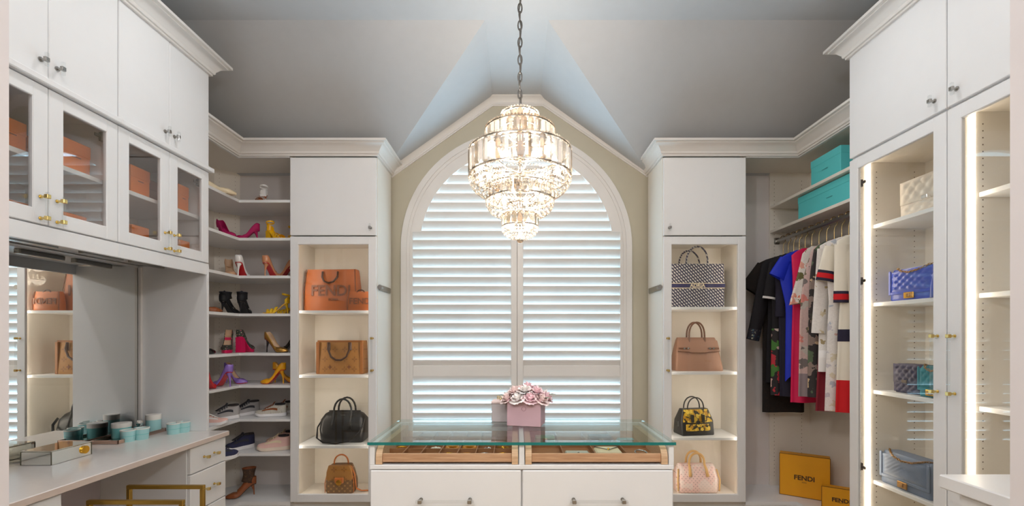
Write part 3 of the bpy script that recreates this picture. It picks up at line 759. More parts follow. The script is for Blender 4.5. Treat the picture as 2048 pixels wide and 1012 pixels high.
# ---------------------------------------------------------------- chandelier
CRY, nt, out = new_mat('cut crystal')
tr = nt.nodes.new('ShaderNodeBsdfTransparent'); gl = nt.nodes.new('ShaderNodeBsdfGlossy'); tl = nt.nodes.new('ShaderNodeBsdfTranslucent')
gl.inputs['Roughness'].default_value = .03; gl.inputs[0].default_value = (1, .97, .92, 1); tl.inputs[0].default_value = (1, .97, .92, 1); tr.inputs[0].default_value = (.93, .92, .90, 1)
m1 = nt.nodes.new('ShaderNodeMixShader'); m2 = nt.nodes.new('ShaderNodeMixShader'); m2.inputs[0].default_value = .04
oi = nt.nodes.new('ShaderNodeObjectInfo')
nt.links.new(ramp(nt, oi.outputs['Random'], [(0.0, (.96, .95, .94, 1)), (.45, (.90, .88, .86, 1)), (.7, (.50, .38, .26, 1)), (1.0, (.62, .60, .58, 1))]), tr.inputs[0])  # tint per piece stands in for bright and brown refraction in the crystal
nt.links.new(math_n(nt, 'MULTIPLY_ADD', oi.outputs['Random'], .35), m1.inputs[0]); m1.inputs[0].links[0].from_node.inputs[2].default_value = .28
nt.links.new(tr.outputs[0], m1.inputs[1]); nt.links.new(gl.outputs[0], m1.inputs[2]); nt.links.new(m1.outputs[0], m2.inputs[1]); nt.links.new(tl.outputs[0], m2.inputs[2]); nt.links.new(m2.outputs[0], out.inputs[0])
CHROME = mat('gold tinted chrome', rgb(190, 178, 164), 0.15, 1.0)
CHAINM = mat('aged nickel chain', rgb(120, 116, 112), 0.3, 1.0)
CD = 2.30; cs = F / CD; cxx = px(1040, CD)
t = thing('crystal_chandelier', 'tiered crystal chandelier hanging on a chain above the island', 'chandelier', (cxx, CD, EYE + .47))
def L(z): return z - .47                      # local height from height above the eye line
def prism_mesh(w, h, d):
    mb = MB(); mb.loft([[(x * .7, y * .7, 0) for x, y in ((-w, 0), (0, -d), (w, 0), (0, d))], [(-w, 0, -.008), (0, -d, -.008), (w, 0, -.008), (0, d, -.008)], [(-w, 0, -h + .008), (0, -d, -h + .008), (w, 0, -h + .008), (0, d, -h + .008)], [(x * .7, y * .7, -h) for x, y in ((-w, 0), (0, -d), (w, 0), (0, d))]])
    return mb.mesh('crystal_prism', CRY)
bead_o = MB()
def octa(mb, c, r):
    x, y, z = c
    mb.add([(x - r, y, z), (x + r, y, z), (x, y - r, z), (x, y + r, z), (x, y, z - r), (x, y, z + r)], [(0, 2, 5), (2, 1, 5), (1, 3, 5), (3, 0, 5), (2, 0, 4), (1, 2, 4), (3, 1, 4), (0, 3, 4)])
def tier(R, n, ztop, h, bowl):
    me = prism_mesh(PI * R / n * .86, h, .007)
    fr_ = MB()
    for zz in (L(ztop) + .004, L(ztop - h) - .004):
        fr_.lathe([(R - .004, zz - .003), (R + .004, zz - .003), (R + .004, zz + .003), (R - .004, zz + .003), (R - .004, zz - .003)], 48, caps=False)
    fr_.build('tier_frame', CHROME, t, False, 40)
    for i in range(n):
        a = 2 * PI * (i + .5) / n; o = link('crystal_prism', me, t); o.location = (R * math.cos(a), R * math.sin(a), L(ztop)); o.rotation_euler = (0, 0, a + PI / 2)
    mb = MB()
    nb = int(2 * PI * R / .0155)
    for i in range(nb):
        a = 2 * PI * i / nb; octa(mb, (R * math.cos(a), R * math.sin(a), L(ztop) + .012), .0075)
    if bowl:
        depth, inner = bowl
        rows = max(3, int((R - inner) / .0135))
        for j in range(rows + 1):
            f = j / rows; r = inner + (R - inner) * math.cos(f * PI / 2) if True else R
            zz = L(ztop - h) - .010 - depth * math.sin(f * PI / 2)
            m = max(6, int(2 * PI * r / .0150))
            for i in range(m):
                a = 2 * PI * (i + .5 * (j % 2)) / m; octa(mb, (r * math.cos(a), r * math.sin(a), zz), .0072)
    stuff(mb.build('crystal_beads', CRY, t, False))
tier(.092, 18, 1.115, .060, None)
tier(.175, 32, 1.035, .078, None)
tier(.258, 46, .925, .115, (.085, .165))
tier(.171, 32, .745, .055, (.075, .085))
tier(.090, 18, .605, .048, (.055, .02))
MB().ball((0, 0, L(.485)), .018, 16).build('crystal_ball', CRY, t, False, True)
MB().cyl((0, 0, L(.50)), (0, 0, L(1.16)), .009, n=12).build('stem', CHROME, t, False, 40)
MB().lathe([(.001, L(1.16)), (.03, L(1.15)), (.03, L(1.14)), (.001, L(1.14))], 24).build('canopy_plate', CHROME, t, False, 40)
bulb = MB().lathe([(.002, 0), (.009, .004), (.013, .02), (.010, .036), (.003, .05), (.001, .054)], 12).mesh('bulb', LEDB, True)
nbulb = 0
for R, z, n in ((.20, .83, 8), (.12, .98, 5), (.115, .69, 6), (.05, .56, 3)):
    for i in range(n):
        a = 2 * PI * (i + .25) / n; o = link('bulb', bulb, t); o.location = (R * math.cos(a), R * math.sin(a), L(z)); nbulb += 1
        MB().tube([(0, 0, L(z) - .005), (R * .5 * math.cos(a), R * .5 * math.sin(a), L(z) - .012), (R * math.cos(a), R * math.sin(a), L(z))], .004, 6).build('arm', CHROME, t, False)
for z, en in ((1.06, 15.0), (.84, 2.5), (.68, 1.5), (.55, .6)):
    for s in (-1, 1):
        l = bpy.data.lights.new('chandelier_light', 'POINT'); l.energy = en; l.color = (1.0, .88, .74); l.shadow_soft_size = .05
        o = bpy.data.objects.new('chandelier_light', l); C.objects.link(o); o.location = (cxx + s * .06, CD, EYE + z)
zz = EYE + 1.16; q = 0; ch = MB()
while zz < FZ - .06:
    hgt = .052; ring = []
    for kk in range(14):
        a = 2 * PI * kk / 14; u = .010 * math.cos(a); v = hgt / 2 * math.sin(a)
        ring.append((u, 0, zz + hgt / 2 + v - (EYE + .47)) if q % 2 else (0, u, zz + hgt / 2 + v - (EYE + .47)))
    MB().tube(ring, .0035, 6, True).build('chain_link', CHAINM, t, False, True)
    zz += hgt - .008; q += 1
MB().lathe([(.001, 0), (.06, 0), (.06, -.012), (.03, -.03), (.008, -.05), (.001, -.055)], 24).xf(Matrix.Translation((0, 0, FZ - EYE - .47))).build('ceiling_rose', CHAINM, t, False, 40)
mb = MB().tube([(.006 * math.sin(q_), .006 * math.cos(q_), L(1.16) + q_ * (FZ - EYE - 1.16) / 30.0) for q_ in range(31)], .003, 6).build('cord', CHAINM, t, False)

# ---------------------------------------------------------------- vanity table top
TIFF = mat('robin egg glaze', rgb(128, 208, 208), 0.3); TIFFL = mat('pale aqua glaze', rgb(172, 222, 224), 0.3); TEALG = mat('teal glass', rgb(10, 150, 160), 0.1, coat=.5); WAX = mat('white wax', rgb(240, 236, 230), 0.4)
MIRB = mat('bevelled mirror glass', (0.80, 0.80, 0.74, 1), 0.04, 1.0, var=0.0); EDGE = mat('dark mirror edge', rgb(90, 88, 70), 0.3)
def on_counter(x, y):
    d = (EYE - CTZ) * F / (y - CY); return px(x, d), d
def cup(x, y, lab, r=.036, h=.062):
    t = thing('cup', lab, 'cup', (x, y, CTZ), 0, None)
    MB().lathe([(r * .86, 0), (r * .9, .004), (r, h), (r * .93, h), (r * .86, h - .02), (.001, h - .022)], 24).build('body', TIFFL, t, False, 40)
    MB().lathe([(r * .93, h), (r + .002, h), (r + .002, h + .006), (r * .93, h + .006), (r * .93, h)], 24, caps=False).build('rim', WAX, t, False, 40)
    MB().lathe([(r * .955, h * .5), (r * .975, h * .5), (r * .98, h * .55), (r * .96, h * .55), (r * .955, h * .5)], 24, caps=False).build('band', TIFF, t, False, 40)
    return t
for (x, y), lab in zip([(247, 885), (275, 880.5), (340, 869.5), (360, 866)], ['pale aqua cup next to the mirrored box', 'pale aqua cup between another cup and the perfume tray', 'pale aqua cup beside the tall candle', 'pale aqua cup beside the white side panel']):
    X, d = on_counter(x, y); cup(X, d + .03, lab)
def candle(x, y, z, r, h, lab, m):
    t = thing('candle', lab, 'candle', (x, y, z))
    MB().lathe([(r * .96, 0), (r, .004), (r, h), (r * .9, h), (r * .9, h - .012), (.001, h - .012)], 28).build('jar', m, t, False, 40)
    MB().lathe([(r + .001, h * .70), (r + .0015, h), (r * .9, h + .001), (.001, h + .001)], 28, caps=False).build('lid', WAX, t, False, 40)
t = thing('mirror_tray', 'long mirrored tray holding candles and perfume', 'tray', (-2.315, 2.70, CTZ))
MB().box(-.075, .075, -.17, .165, .001, .010, b=.002).build('base', MIRB, t, False)
mb = MB()
for a in ((-.08, -.074, -.175, .17), (.074, .08, -.175, .17), (-.08, .08, -.175, -.169), (-.08, .08, .164, .17)): mb.box(*a, .001, .022, b=.001)
mb.build('rim', mat('rose gold', rgb(220, 186, 170), .25, 1.0), t, False)
candle(-2.335, 2.66, CTZ + .0105, .046, .085, 'wide aqua candle jar with white lid on the mirrored tray', TIFF)
candle(-2.275, 2.82, CTZ + .0105, .039, .107, 'tall aqua candle jar with white lid on the mirrored tray', TIFFL)
t = thing('perfume_bottle', 'square teal glass perfume bottle with silver cap', 'perfume bottle', (-2.285, 2.728, CTZ + .0105))
MB().box(-.028, .028, -.014, .014, 0, .05, b=.004).build('bottle', TEALG, t, False); MB().cyl((0, 0, .05), (0, 0, .058), .010, n=14).build('collar', SILV, t, False, 40)
MB().lathe([(.001, .058), (.016, .058), (.018, .07), (.014, .086), (.001, .09)], 10).build('cap', SILV, t, False)
t = thing('mirrored_box', 'low reflective glass box with round gold emblem on the vanity counter', 'box', (px(72, 2.117) , 2.117 + .1, CTZ))
MB().box(-.072, .072, -.1, .1, .001, .062, b=.001).build('body', MIRB, t, False)
MB().box(-.074, .074, -.102, .102, .0625, .068, b=.002).build('lid', MIRR_T, t, False)
mb = MB()
for x_ in (-.072, .072):
    for y_ in (-.1, .1): mb.box(x_ - .0015, x_ + .0015, y_ - .0015, y_ + .0015, .001, .062)
mb.build('edging', EDGE, t, False)
em = MB().cyl((.0725, .062, .034), (.080, .062, .034), .020, n=24).build('emblem', GOLDJ, t, False, 40)
# vanity chair
t = thing('vanity_chair', 'gold square-tube vanity chair drawn up to the counter', 'chair', (-1.65, 2.04, 0))
zc = .68; s_ = .009
def loop(x0, x1, y, z0, z1, nm):
    mb = MB(); mb.box(x0, x1, y - s_, y + s_, z1 - 2 * s_, z1, b=.002); mb.box(x0, x0 + 2 * s_, y - s_, y + s_, z0, z1 - 2 * s_, b=.002); mb.box(x1 - 2 * s_, x1, y - s_, y + s_, z0, z1 - 2 * s_, b=.002)
    mb.box(x0, x1, y - s_, y + s_, z0, z0 + 2 * s_, b=.002); return mb.build(nm, BRASS, t)
df = (EYE - zc) * F / (970 - CY); dn = (EYE - zc) * F / (1000 - CY)
loop(px(255, df), px(409, df), df, 0, zc, 'side_frame'); loop(px(175, dn), px(368, dn), dn, 0, zc, 'side_frame')
MB().box(-1.80, -1.46, dn + s_, df - s_, .40, .416, b=.002).build('seat_rail', BRASS, t)
MB().box(-1.81, -1.45, dn + .012, df - .012, .417, .47, b=.02).build('seat', mat('ivory velvet', rgb(226, 218, 206), .9), t)
# orange boxes in the glass cabinets
ORB = mat('orange carton', rgb(232, 126, 34), 0.6, var=0.05); BRB = mat('brown carton', rgb(120, 66, 44), 0.6, var=0.05); LIDL = mat('brown print', rgb(120, 62, 24), 0.6)
def carton(x, y, z, w, d, h, m, lab, rz=0, name='gift_box'):
    t = thing(name, lab, 'box', (x, y, z), rz)
    MB().box(-w, w, -d, d, 0, h * .74, b=.002).build('base', m, t, False); MB().box(-w - .002, w + .002, -d - .002, d + .002, h * .74 - .02, h, b=.002).build('lid', m, t, False)
    MB().box(w + .002, w + .0026, -d * .3, d * .3, h * .5, h * .53).build('print', LIDL, t, False)
SH2, SH1 = 2.158, 1.8645
carton(-2.16, 1.845, SH2, .09, .055, .13, ORB, 'orange box on the upper shelf behind the door nearest the doorway')
carton(-2.17, 2.117, SH2, .10, .068, .15, ORB, 'large orange box on the upper shelf behind the second glass door')
carton(-2.15, 1.87, SH1, .08, .04, .09, ORB, 'small orange box on the lower shelf behind the door nearest the doorway')
carton(-2.17, 2.11, SH1, .10, .055, .10, ORB, 'orange box on the lower shelf behind the second glass door')
carton(-2.16, 2.465, SH2, .10, .062, .155, ORB, 'orange box on the upper shelf behind the third glass door')
carton(-2.20, 2.62, SH2, .08, .045, .14, BRB, 'brown box on the upper shelf between two orange boxes')
carton(-2.16, 2.785, SH2, .10, .042, .165, ORB, 'narrow orange box on the upper shelf behind the glass door next to the shoes')
carton(-2.16, 2.465, SH1, .10, .055, .13, ORB, 'orange box on the lower shelf behind the third glass door')
carton(-2.19, 2.62, SH1, .08, .04, .10, BRB, 'brown box on the lower shelf between two orange boxes')
carton(-2.16, 2.79, SH1, .10, .042, .12, ORB, 'narrow orange box on the lower shelf behind the glass door next to the shoes')
# ---------------------------------------------------------------- shoes
def sst(a, b, x):
    x = max(0.0, min(1.0, (x - a) / (b - a))); return x * x * (3 - 2 * x)
def lerp_tab(tab, t):
    for (a, u), (b, v) in zip(tab, tab[1:]):
        if t <= b: return u + (v - u) * ((t - a) / (b - a) if b > a else 0)
    return tab[-1][1]
def leather(name, c, rough=.3, coat=.3): return mat(name, rgb(*c), rough, var=.04, coat=coat)
def floral(name, base, cols, scale=30.0, amount=.45, rough=.7):
    m, nt, out = new_mat(name); v0 = coords(nt)
    wn = nt.nodes.new('ShaderNodeTexNoise'); wn.inputs['Scale'].default_value = scale * 2.2; wn.inputs['Detail'].default_value = 3.0; nt.links.new(v0, wn.inputs['Vector'])
    wv = nt.nodes.new('ShaderNodeVectorMath'); wv.operation = 'MULTIPLY_ADD'; wv.inputs[1].default_value = (1.1 / scale,) * 3
    nt.links.new(wn.outputs['Color'], wv.inputs[0]); nt.links.new(v0, wv.inputs[2]); v = wv.outputs[0]
    vo = nt.nodes.new('ShaderNodeTexVoronoi'); vo.inputs['Scale'].default_value = scale; nt.links.new(v, vo.inputs['Vector'])
    sep = nt.nodes.new('ShaderNodeSeparateColor'); nt.links.new(vo.outputs['Color'], sep.inputs[0])
    pal = ramp(nt, sep.outputs[0], [(i / len(cols), rgb(*c)) for i, c in enumerate(cols)], 'CONSTANT')
    wob = noise(nt, v, scale * 1.7, 3.0)
    dist = math_n(nt, 'ADD', vo.outputs['Distance'], math_n(nt, 'MULTIPLY', wob, .35))
    thr = math_n(nt, 'LESS_THAN', dist, amount)
    c = mixcol(nt, thr, rgb(*base), pal)
    c2 = mixcol(nt, math_n(nt, 'MULTIPLY', noise(nt, v, scale * 5, 2.0), .3), c, rgb(60, 50, 45))
    princ(nt, out, c2, rough); MATS[name] = m; return m
def pump_meshes(upper, lining, sole, heelm, hh=.09, L=.185, plat=0.0, heel='stiletto', toe=.006, closed=.55, wscale=1.0, cut=1.0):
    zs = lambda t: plat + hh * (1 - sst(.06, .68, t)) + .004 + .012 * sst(.85, 1.0, t) * (0 if plat else .4)
    wd = lambda t: wscale * lerp_tab([(0, .010), (.05, .022), (.14, .028), (.4, .026), (.7, .039), (.88, .026), (1, toe)], t)
    ht = lambda t: lerp_tab([(0, .052), (.1, .056), (.28, .044 * cut), (.48, .026 * cut), (.6, .032), (.75, .036), (.9, .024), (1, .009)], t)
    rings = []; n = 22
    for i in range(n + 1):
        t = i / n; c = sst(closed, closed + .1, t); ring = []
        for j in range(-8, 9):
            a = j / 8.0; s = 1 if a > 0 else -1; a = abs(a)
            if a <= .35: y = a / .35 * wd(t) * .85; z = zs(t)
            else:
                q = (a - .35) / .65
                yo = wd(t) * (.85 + .15 * math.sin(PI * q)); yc = wd(t) * (1 if q < .3 else math.cos((q - .3) / .7 * PI / 2))
                zo = ht(t) * q; zc = ht(t) * (q * 1.2 if q < .3 else .36 + .64 * math.sin((q - .3) / .7 * PI / 2))
                y = yo * (1 - c) + yc * c; z = zs(t) + zo * (1 - c) + zc * c
            ring.append(((t - .5) * L, s * y, z))
        rings.append(ring)
    mb = MB().loft(rings, False, True)
    up = mb.mesh('upper', [upper, lining], 60)
    so = MB(); rr = []
    for i in range(n + 1):
        t = i / n; w = wd(t) * .9; x = (t - .5) * L; z = zs(t)
        rr.append([(x, -w, z), (x, w, z), (x, w, z - .005 - plat * sst(.3, .6, t)), (x, -w, z - .005 - plat * sst(.3, .6, t))])
    sm = so.loft(rr).mesh('sole', sole, 40)
    hm = MB(); x0 = -.5 * L
    if heel == 'stiletto':
        hm.tube([(x0 + .014, 0, 0), (x0 + .016, 0, hh * .4), (x0 + .022, 0, hh * .75), (x0 + .030, 0, hh + plat - .002)], [.0042, .0048, .010, .021], 10)
    elif heel == 'block':
        hm.loft([[(x0 + a, b * w, z) for a, b in ((.004, -1), (.05, -1), (.05, 1), (.004, 1))] for w, z in ((.024, 0), (.022, hh * .5), (.024, hh + plat - .002))])
    elif heel == 'wedge':
        hm.loft([[(x0 + .01, -.02, 0), (x0 + .035, -.02, 0), (x0 + .035, .02, 0), (x0 + .01, .02, 0)], [(x0 + .006, -.022, hh * .5), (x0 + .04, -.022, hh * .5), (x0 + .04, .022, hh * .5), (x0 + .006, .022, hh * .5)], [(x0 + .004, -.024, hh), (x0 + .055, -.024, hh - .012), (x0 + .055, .024, hh - .012), (x0 + .004, .024, hh)]])
    else:
        hm.box(x0 + .004, x0 + .05, -.022, .022, 0, hh + .003, b=.002)
    hm = hm.mesh('heel', heelm, 40)
    return [('upper', up, True), ('sole', sm, False), ('heel', hm, False)]
def sandal_meshes(strap, foot, sole, heelm, hh=.08, L=.185, plat=0.0, heel='stiletto'):
    P = pump_meshes(strap, foot, sole, heelm, hh, L, plat, heel)
    zs = lambda t: plat + hh * (1 - sst(.06, .68, t)) + .004
    wd = lambda t: lerp_tab([(0, .010), (.05, .022), (.14, .028), (.4, .026), (.7, .039), (.88, .030), (1, .012)], t)
    out = []; ins = MB(); rr = []
    for i in range(21):
        t = i / 20; w = wd(t); x = (t - .5) * L; rr.append([(x, -w, zs(t) + .003), (x, w, zs(t) + .003), (x, w, zs(t)), (x, -w, zs(t))])
    out.append(('insole', ins.loft(rr).mesh('insole', foot, 40), False))
    def band(t, h, lean=0.0):
        w = wd(t); x = (t - .5) * L
        return MB().tube([(x + lean * math.sin(PI * q / 10), -w * math.cos(PI * q / 10) * 1.02, zs(t) + h * math.sin(PI * q / 10)) for q in range(11)], .009, 8, flat=.25, up=(1, 0, 0)).mesh('strap', strap, 60)
    for t, h, l in ((.72, .036, -.01), (.82, .030, 0), (.60, .046, -.02)): out.append(('strap', band(t, h, l), False))
    rr = [[((t - .5) * L, s * wd(t) * 1.0, zs(t)), ((t - .5) * L, s * wd(t), zs(t) + hgt)] for s in (1,) for t, hgt in ()]
    cup = MB(); rings = []
    for q in range(9):
        a = PI * (q / 8.0) ; t = .18 - .18 * math.sin(a) ; y = .027 * math.cos(a)
        x = (t - .5) * L; rings.append([(x, y, zs(t)), (x, y, zs(t) + .05 * (.6 + .4 * math.sin(a))), (x + .002, y * .93, zs(t) + .05 * (.6 + .4 * math.sin(a))), (x + .002, y * .93, zs(t))])
    out.append(('heel_counter', cup.loft(rings).mesh('heel_counter', strap, 60), False))
    an = MB().tube([((.14 - .5) * L + .028 * math.cos(2 * PI * q / 18), .030 * math.sin(2 * PI * q / 18), hh + plat + .065 + .006 * math.cos(2 * PI * q / 18)) for q in range(18)], .006, 6, True, flat=.3, up=(0, 0, 1)).mesh('ankle_strap', strap, 60)
    out.append(('ankle_strap', an, False))
    return out + P[1:]
def boot_meshes(m, lin_, sole, heelm, hh=.07, L=.2, top=.20, heel='stiletto', shaft_m=None, r_top=.040):
    zs = lambda t: hh * (1 - sst(.06, .68, t)) + .004
    P = pump_meshes(m, lin_, sole, heelm, hh, L, 0, heel, toe=.012, closed=.42, cut=1.3)
    rings = []
    for q in range(9):
        f = q / 8.0; z = hh + .02 + (top - hh - .02) * f
        rx = .048 - .010 * math.sin(PI * f) ; ry = .031 + .004 * f
        if f > .5: rx = max(rx, r_top * (.9 + .1 * f))
        cx_ = -.5 * L + .052 - .004 * f
        rings.append([(cx_ + rx * math.cos(2 * PI * k / 20), ry * math.sin(2 * PI * k / 20), z + (.012 * math.cos(2 * PI * k / 20) * (1 - f))) for k in range(20)])
    sh = MB().loft(rings, True, False).mesh('shaft', [shaft_m or m, lin_], 60)
    tr_ = MB().tube([(v[0], v[1], v[2]) for v in rings[-1]], .0025, 6, True).mesh('top_binding', lin_, 60)
    ins = []
    for q in range(8):
        f = q / 7.0; t = .2 + .42 * f; w = lerp_tab([(0, .027), (.6, .034), (1, .037)], f)
        ins.append([((t - .5) * L, w * math.cos(PI * k / 8), zs(t) + .02 + (.075 - .045 * f) * math.sin(PI * k / 8) * (1.0 - .1 * f)) for k in range(9)])
    vamp = MB().loft(ins, False, False).mesh('vamp', m, 60)
    return P + [('shaft', sh, True), ('top_binding', tr_, False), ('vamp', vamp, False)]
def sneaker_meshes(upper, accent, sole, dark, L=.255, high=.085, chunky=1.0):
    wd = lambda t: lerp_tab([(0, .012), (.06, .030), (.2, .037), (.45, .036), (.7, .046), (.9, .036), (1, .012)], t)
    ht = lambda t: lerp_tab([(0, high * .86), (.08, high), (.25, high * .93), (.36, high * .98), (.5, high * .80), (.7, high * .52), (.88, high * .38), (1, .014)], t)
    st = lambda t: .026 * chunky * lerp_tab([(0, 1.15), (.3, 1.0), (.7, .9), (1, .8)], t)
    toe_up = lambda t: .014 * sst(.78, 1, t)
    rings = []; srings = []
    for i in range(23):
        t = i / 22; x = (t - .5) * L; w = wd(t); b = st(t) + toe_up(t) - .003
        rings.append([(x, w * math.cos(PI * k / 12) * (1 - .12 * math.sin(PI * k / 12)), b + ht(t) * (math.sin(PI * k / 12) ** .75)) for k in range(13)])
        ws = w * 1.07
        srings.append([(x * 1.02, -ws, toe_up(t)), (x * 1.02, ws, toe_up(t)), (x * 1.02, ws * 1.02, st(t) * .5 + toe_up(t)), (x * 1.02, ws * .97, st(t) + toe_up(t)), (x * 1.02, -ws * .97, st(t) + toe_up(t)), (x * 1.02, -ws * 1.02, st(t) * .5 + toe_up(t))])
    out = [('upper', MB().loft(rings, True, True).mesh('upper', upper, 60), False), ('sole', MB().loft(srings).mesh('sole', sole, 50), False)]
    # collar opening, tongue, laces, side flash
    cx_ = (.2 - .5) * L; z0 = st(.2) + high * .94
    col = MB().lathe([(.001, .0), (.026, .001), (.031, .006), (.034, .003), (.034, -.008)], 18, caps=False); col.xf(Matrix.Translation((cx_, 0, z0)) @ Matrix.Diagonal((1.35, .82, 1, 1)))
    out.append(('collar', col.mesh('collar', dark, 60), False))
    tg = MB().loft([[(cx_ + .045 + dx, y, z0 + dz) for y in (-.02, 0, .02)] for dx, dz in ((0, .020), (.012, .002), (.05, -.018), (.09, -.04))], False, False).mesh('tongue', accent, 60)
    out.append(('tongue', tg, True))
    for q in range(4):
        t = .42 + .075 * q; x = (t - .5) * L; z = st(t) + ht(t) + .002
        out.append(('lace', MB().tube([(x, -.024, z - .012), (x + .004, -.012, z), (x, .012, z), (x + .004, .024, z - .012)], .0032, 6).mesh('lace', accent, 60), False))
    for s in (-1, 1):
        rr = []
        for q in range(7):
            t = .25 + .5 * q / 6; x = (t - .5) * L; k = 2.3; w = wd(t); b = st(t)
            for_k = lambda kk: (x, s * (w * math.cos(PI * kk / 12) * (1 - .12 * math.sin(PI * kk / 12)) + .0012), b + ht(t) * (math.sin(PI * kk / 12) ** .75))
            rr.append([for_k(.8 + .25 * q), for_k(1.8 + .28 * q)])
        out.append(('side_panel', MB().loft(rr, False, False).mesh('side_panel', accent, 60), False))
    return out
SOLID = {}
def shoe(name, meshes, x, y, z, ang, label, cat='shoe', group=None, scale=1.0, tilt=0.0):
    t = thing(name, label, cat, (x, y, z), ang, group); t.scale = (scale,) * 3
    for nm, me, solid in meshes:
        o = link(nm, me, t)
        if solid:
            md = o.modifiers.new('thickness', 'SOLIDIFY'); md.thickness = .0028; md.offset = 0; md.material_offset = 1 if len(me.materials) > 1 else 0
    return t
MAG = leather('magenta suede', (178, 10, 92), .7, 0); YEL = leather('yellow patent', (238, 182, 8), .3); RED = leather('red lacquer', (196, 16, 28), .2, .6)
NUDE = leather('nude patent', (214, 168, 132), .2, .5); TAN = leather('tan patent', (206, 140, 100), .2, .5); WHT = leather('white patent', (240, 238, 236), .2, .5)
BLK = leather('black suede', (18, 18, 24), .7, 0); NAV = leather('navy satin', (24, 28, 56), .4, 0); LIL = leather('lilac patent', (150, 118, 206), .2, .5)
MUST = leather('mustard leather', (240, 170, 14), .35, .3); REDP = leather('red patent', (200, 10, 24), .15, .6); BRN = leather('brown leather', (150, 82, 42), .45, .1)
BEIGE = leather('beige lining', (222, 190, 158), .6, 0); CRM = leather('cream leather', (240, 234, 224), .4, .2); PNKN = leather('hot pink heel', (222, 24, 92), .4, .2)
GLDL = mat('gold metallic leather', rgb(196, 150, 78), .28, .8); BLKP = leather('black patent', (14, 14, 16), .15, .6)
FLO1 = floral('tapestry floral', (52, 60, 52), [(190, 60, 90), (206, 190, 160), (90, 120, 90), (60, 50, 90)], 90, .5)
FLOY = floral('yellow floral satin', (244, 196, 10), [(250, 220, 40), (120, 60, 10), (240, 160, 10), (60, 70, 20)], 80, .42)
SNAKE = floral('python print', (214, 208, 196), [(84, 80, 72), (150, 142, 126), (226, 220, 208)], 140, .45, .5)
LEOP = floral('brown jacquard', (74, 50, 34), [(110, 80, 52), (52, 34, 26), (140, 104, 66)], 110, .5)
GRYK = mat('grey knit', rgb(176, 172, 172), .9, bmp=.5, bscale=900); BLKK = mat('black knit', rgb(60, 60, 68), .9, bmp=.5, bscale=900); WSOLE = mat('white rubber', rgb(236, 234, 236), .6)
PNKK = mat('blush mesh', rgb(232, 190, 180), .8, bmp=.3, bscale=800); NAVK = mat('navy knit', rgb(50, 52, 84), .85, bmp=.5, bscale=900); CRMS = mat('cream rubber', rgb(232, 214, 196), .6); DRK = mat('dark textile', rgb(46, 42, 44), .9)
SIL2 = mat('silver mesh', rgb(176, 170, 168), .5, .3)
def row(i): return SHZ[i - 1] + .0022 if i <= 8 else DK + .0022
def at(x, d): return px(x, d), d
m_mag = pump_meshes(MAG, MAG, MAG, MAG, .085); m_yel = sandal_meshes(YEL, YEL, YEL, YEL, .075, heel='block')
m_white_flat = pump_meshes(CRM, BEIGE, CRM, CRM, .012, .2, heel='low', closed=.6)
m_wsand = sandal_meshes(WHT, BRN, BRN, WHT, .085, heel='block')
m_nude = pump_meshes(NUDE, BEIGE, RED, NUDE, .085); m_whtp = pump_meshes(WHT, BEIGE, RED, WHT, .10); m_tan = pump_meshes(TAN, BEIGE, RED, TAN, .10)
m_blk = boot_meshes(BLK, NAV, BLKP, BLK, .09, .18, .165); m_mule = pump_meshes(BRN, BRN, BLKP, BRN, .02, .2, heel='low', closed=.5)
m_floy = sandal_meshes(FLOY, YEL, YEL, FLOY, .085); m_tap = pump_meshes(FLO1, BEIGE, PNKN, PNKN, .10, .175, .018, 'block', closed=.58); m_gold = pump_meshes(GLDL, BEIGE, LEOP, BLKP, .10, .2, .0, 'stiletto')
m_darkh = pump_meshes(BLKP, BEIGE, BLKP, BLKP, .09); m_redp = pump_meshes(REDP, BEIGE, RED, REDP, .11, .175); m_lil = pump_meshes(LIL, BEIGE, RED, LIL, .105, .18); m_must = pump_meshes(MUST, BEIGE, RED, MUST, .105, .185)
sn_pink = sneaker_meshes(PNKK, WHT, WSOLE, BEIGE, .25, .075); sn_grey = sneaker_meshes(GRYK, BLKK, WSOLE, DRK, .24, .095, 1.1); sn_snake = sneaker_meshes(SNAKE, BRN, WSOLE, DRK, .26, .085); sn_navy = sneaker_meshes(NAVK, BLKK, WSOLE, DRK, .24, .1, 1.25); sn_blush = sneaker_meshes(PNKK, CRM, CRMS, DRK, .27, .1, 1.2)
boot_b = boot_meshes(BRN, BRN, BLKP, BRN, .085, .205, .215, 'stiletto', LEOP)
G = 'shoes on the corner shelves'
def put(name, me, xpx, d, r, ang, label, cat='shoe'):
    X, Y = at(xpx, d); return shoe(name, me, X, Y, row(r), ang, label, cat, G, .86 if name == 'sneaker' else 1.0)
put('flat_shoe', m_white_flat, 440, 3.24, 1, 38, 'cream flat pump on the top shelf pointing to the room corner')
put('sandal', m_wsand, 523, 3.50, 1, -75, 'white strappy sandal with brown straps alone on the top shelf')
put('pump', m_mag, 453, 3.40, 2, -22, 'magenta suede pump with its heel to the side wall')
put('pump', m_mag, 492, 3.52, 2, 205, 'magenta suede pump with its toe turned to its partner')
put('sandal', m_yel, 552, 3.48, 2, -25, 'yellow block-heel sandal standing clear of the cabinet side')
put('sandal', m_yel, 566, 3.66, 2, 195, 'yellow block-heel sandal half hidden by the cabinet side')
put('pump', m_nude, 460, 3.46, 3, -50, 'nude patent pump showing its insole beside the white pump')
put('pump', m_whtp, 485, 3.50, 3, 100, 'white patent pump turned to show its red sole')
put('pump', m_tan, 545, 3.52, 3, 78, 'tan patent pump turned to show its red sole')
put('pump', m_tan, 567, 3.66, 3, 172, 'tan patent pump half hidden by the cabinet side')
put('mule', m_mule, 414, 3.22, 4, 60, 'brown flat mule on the side shelf beside the black ankle boots')
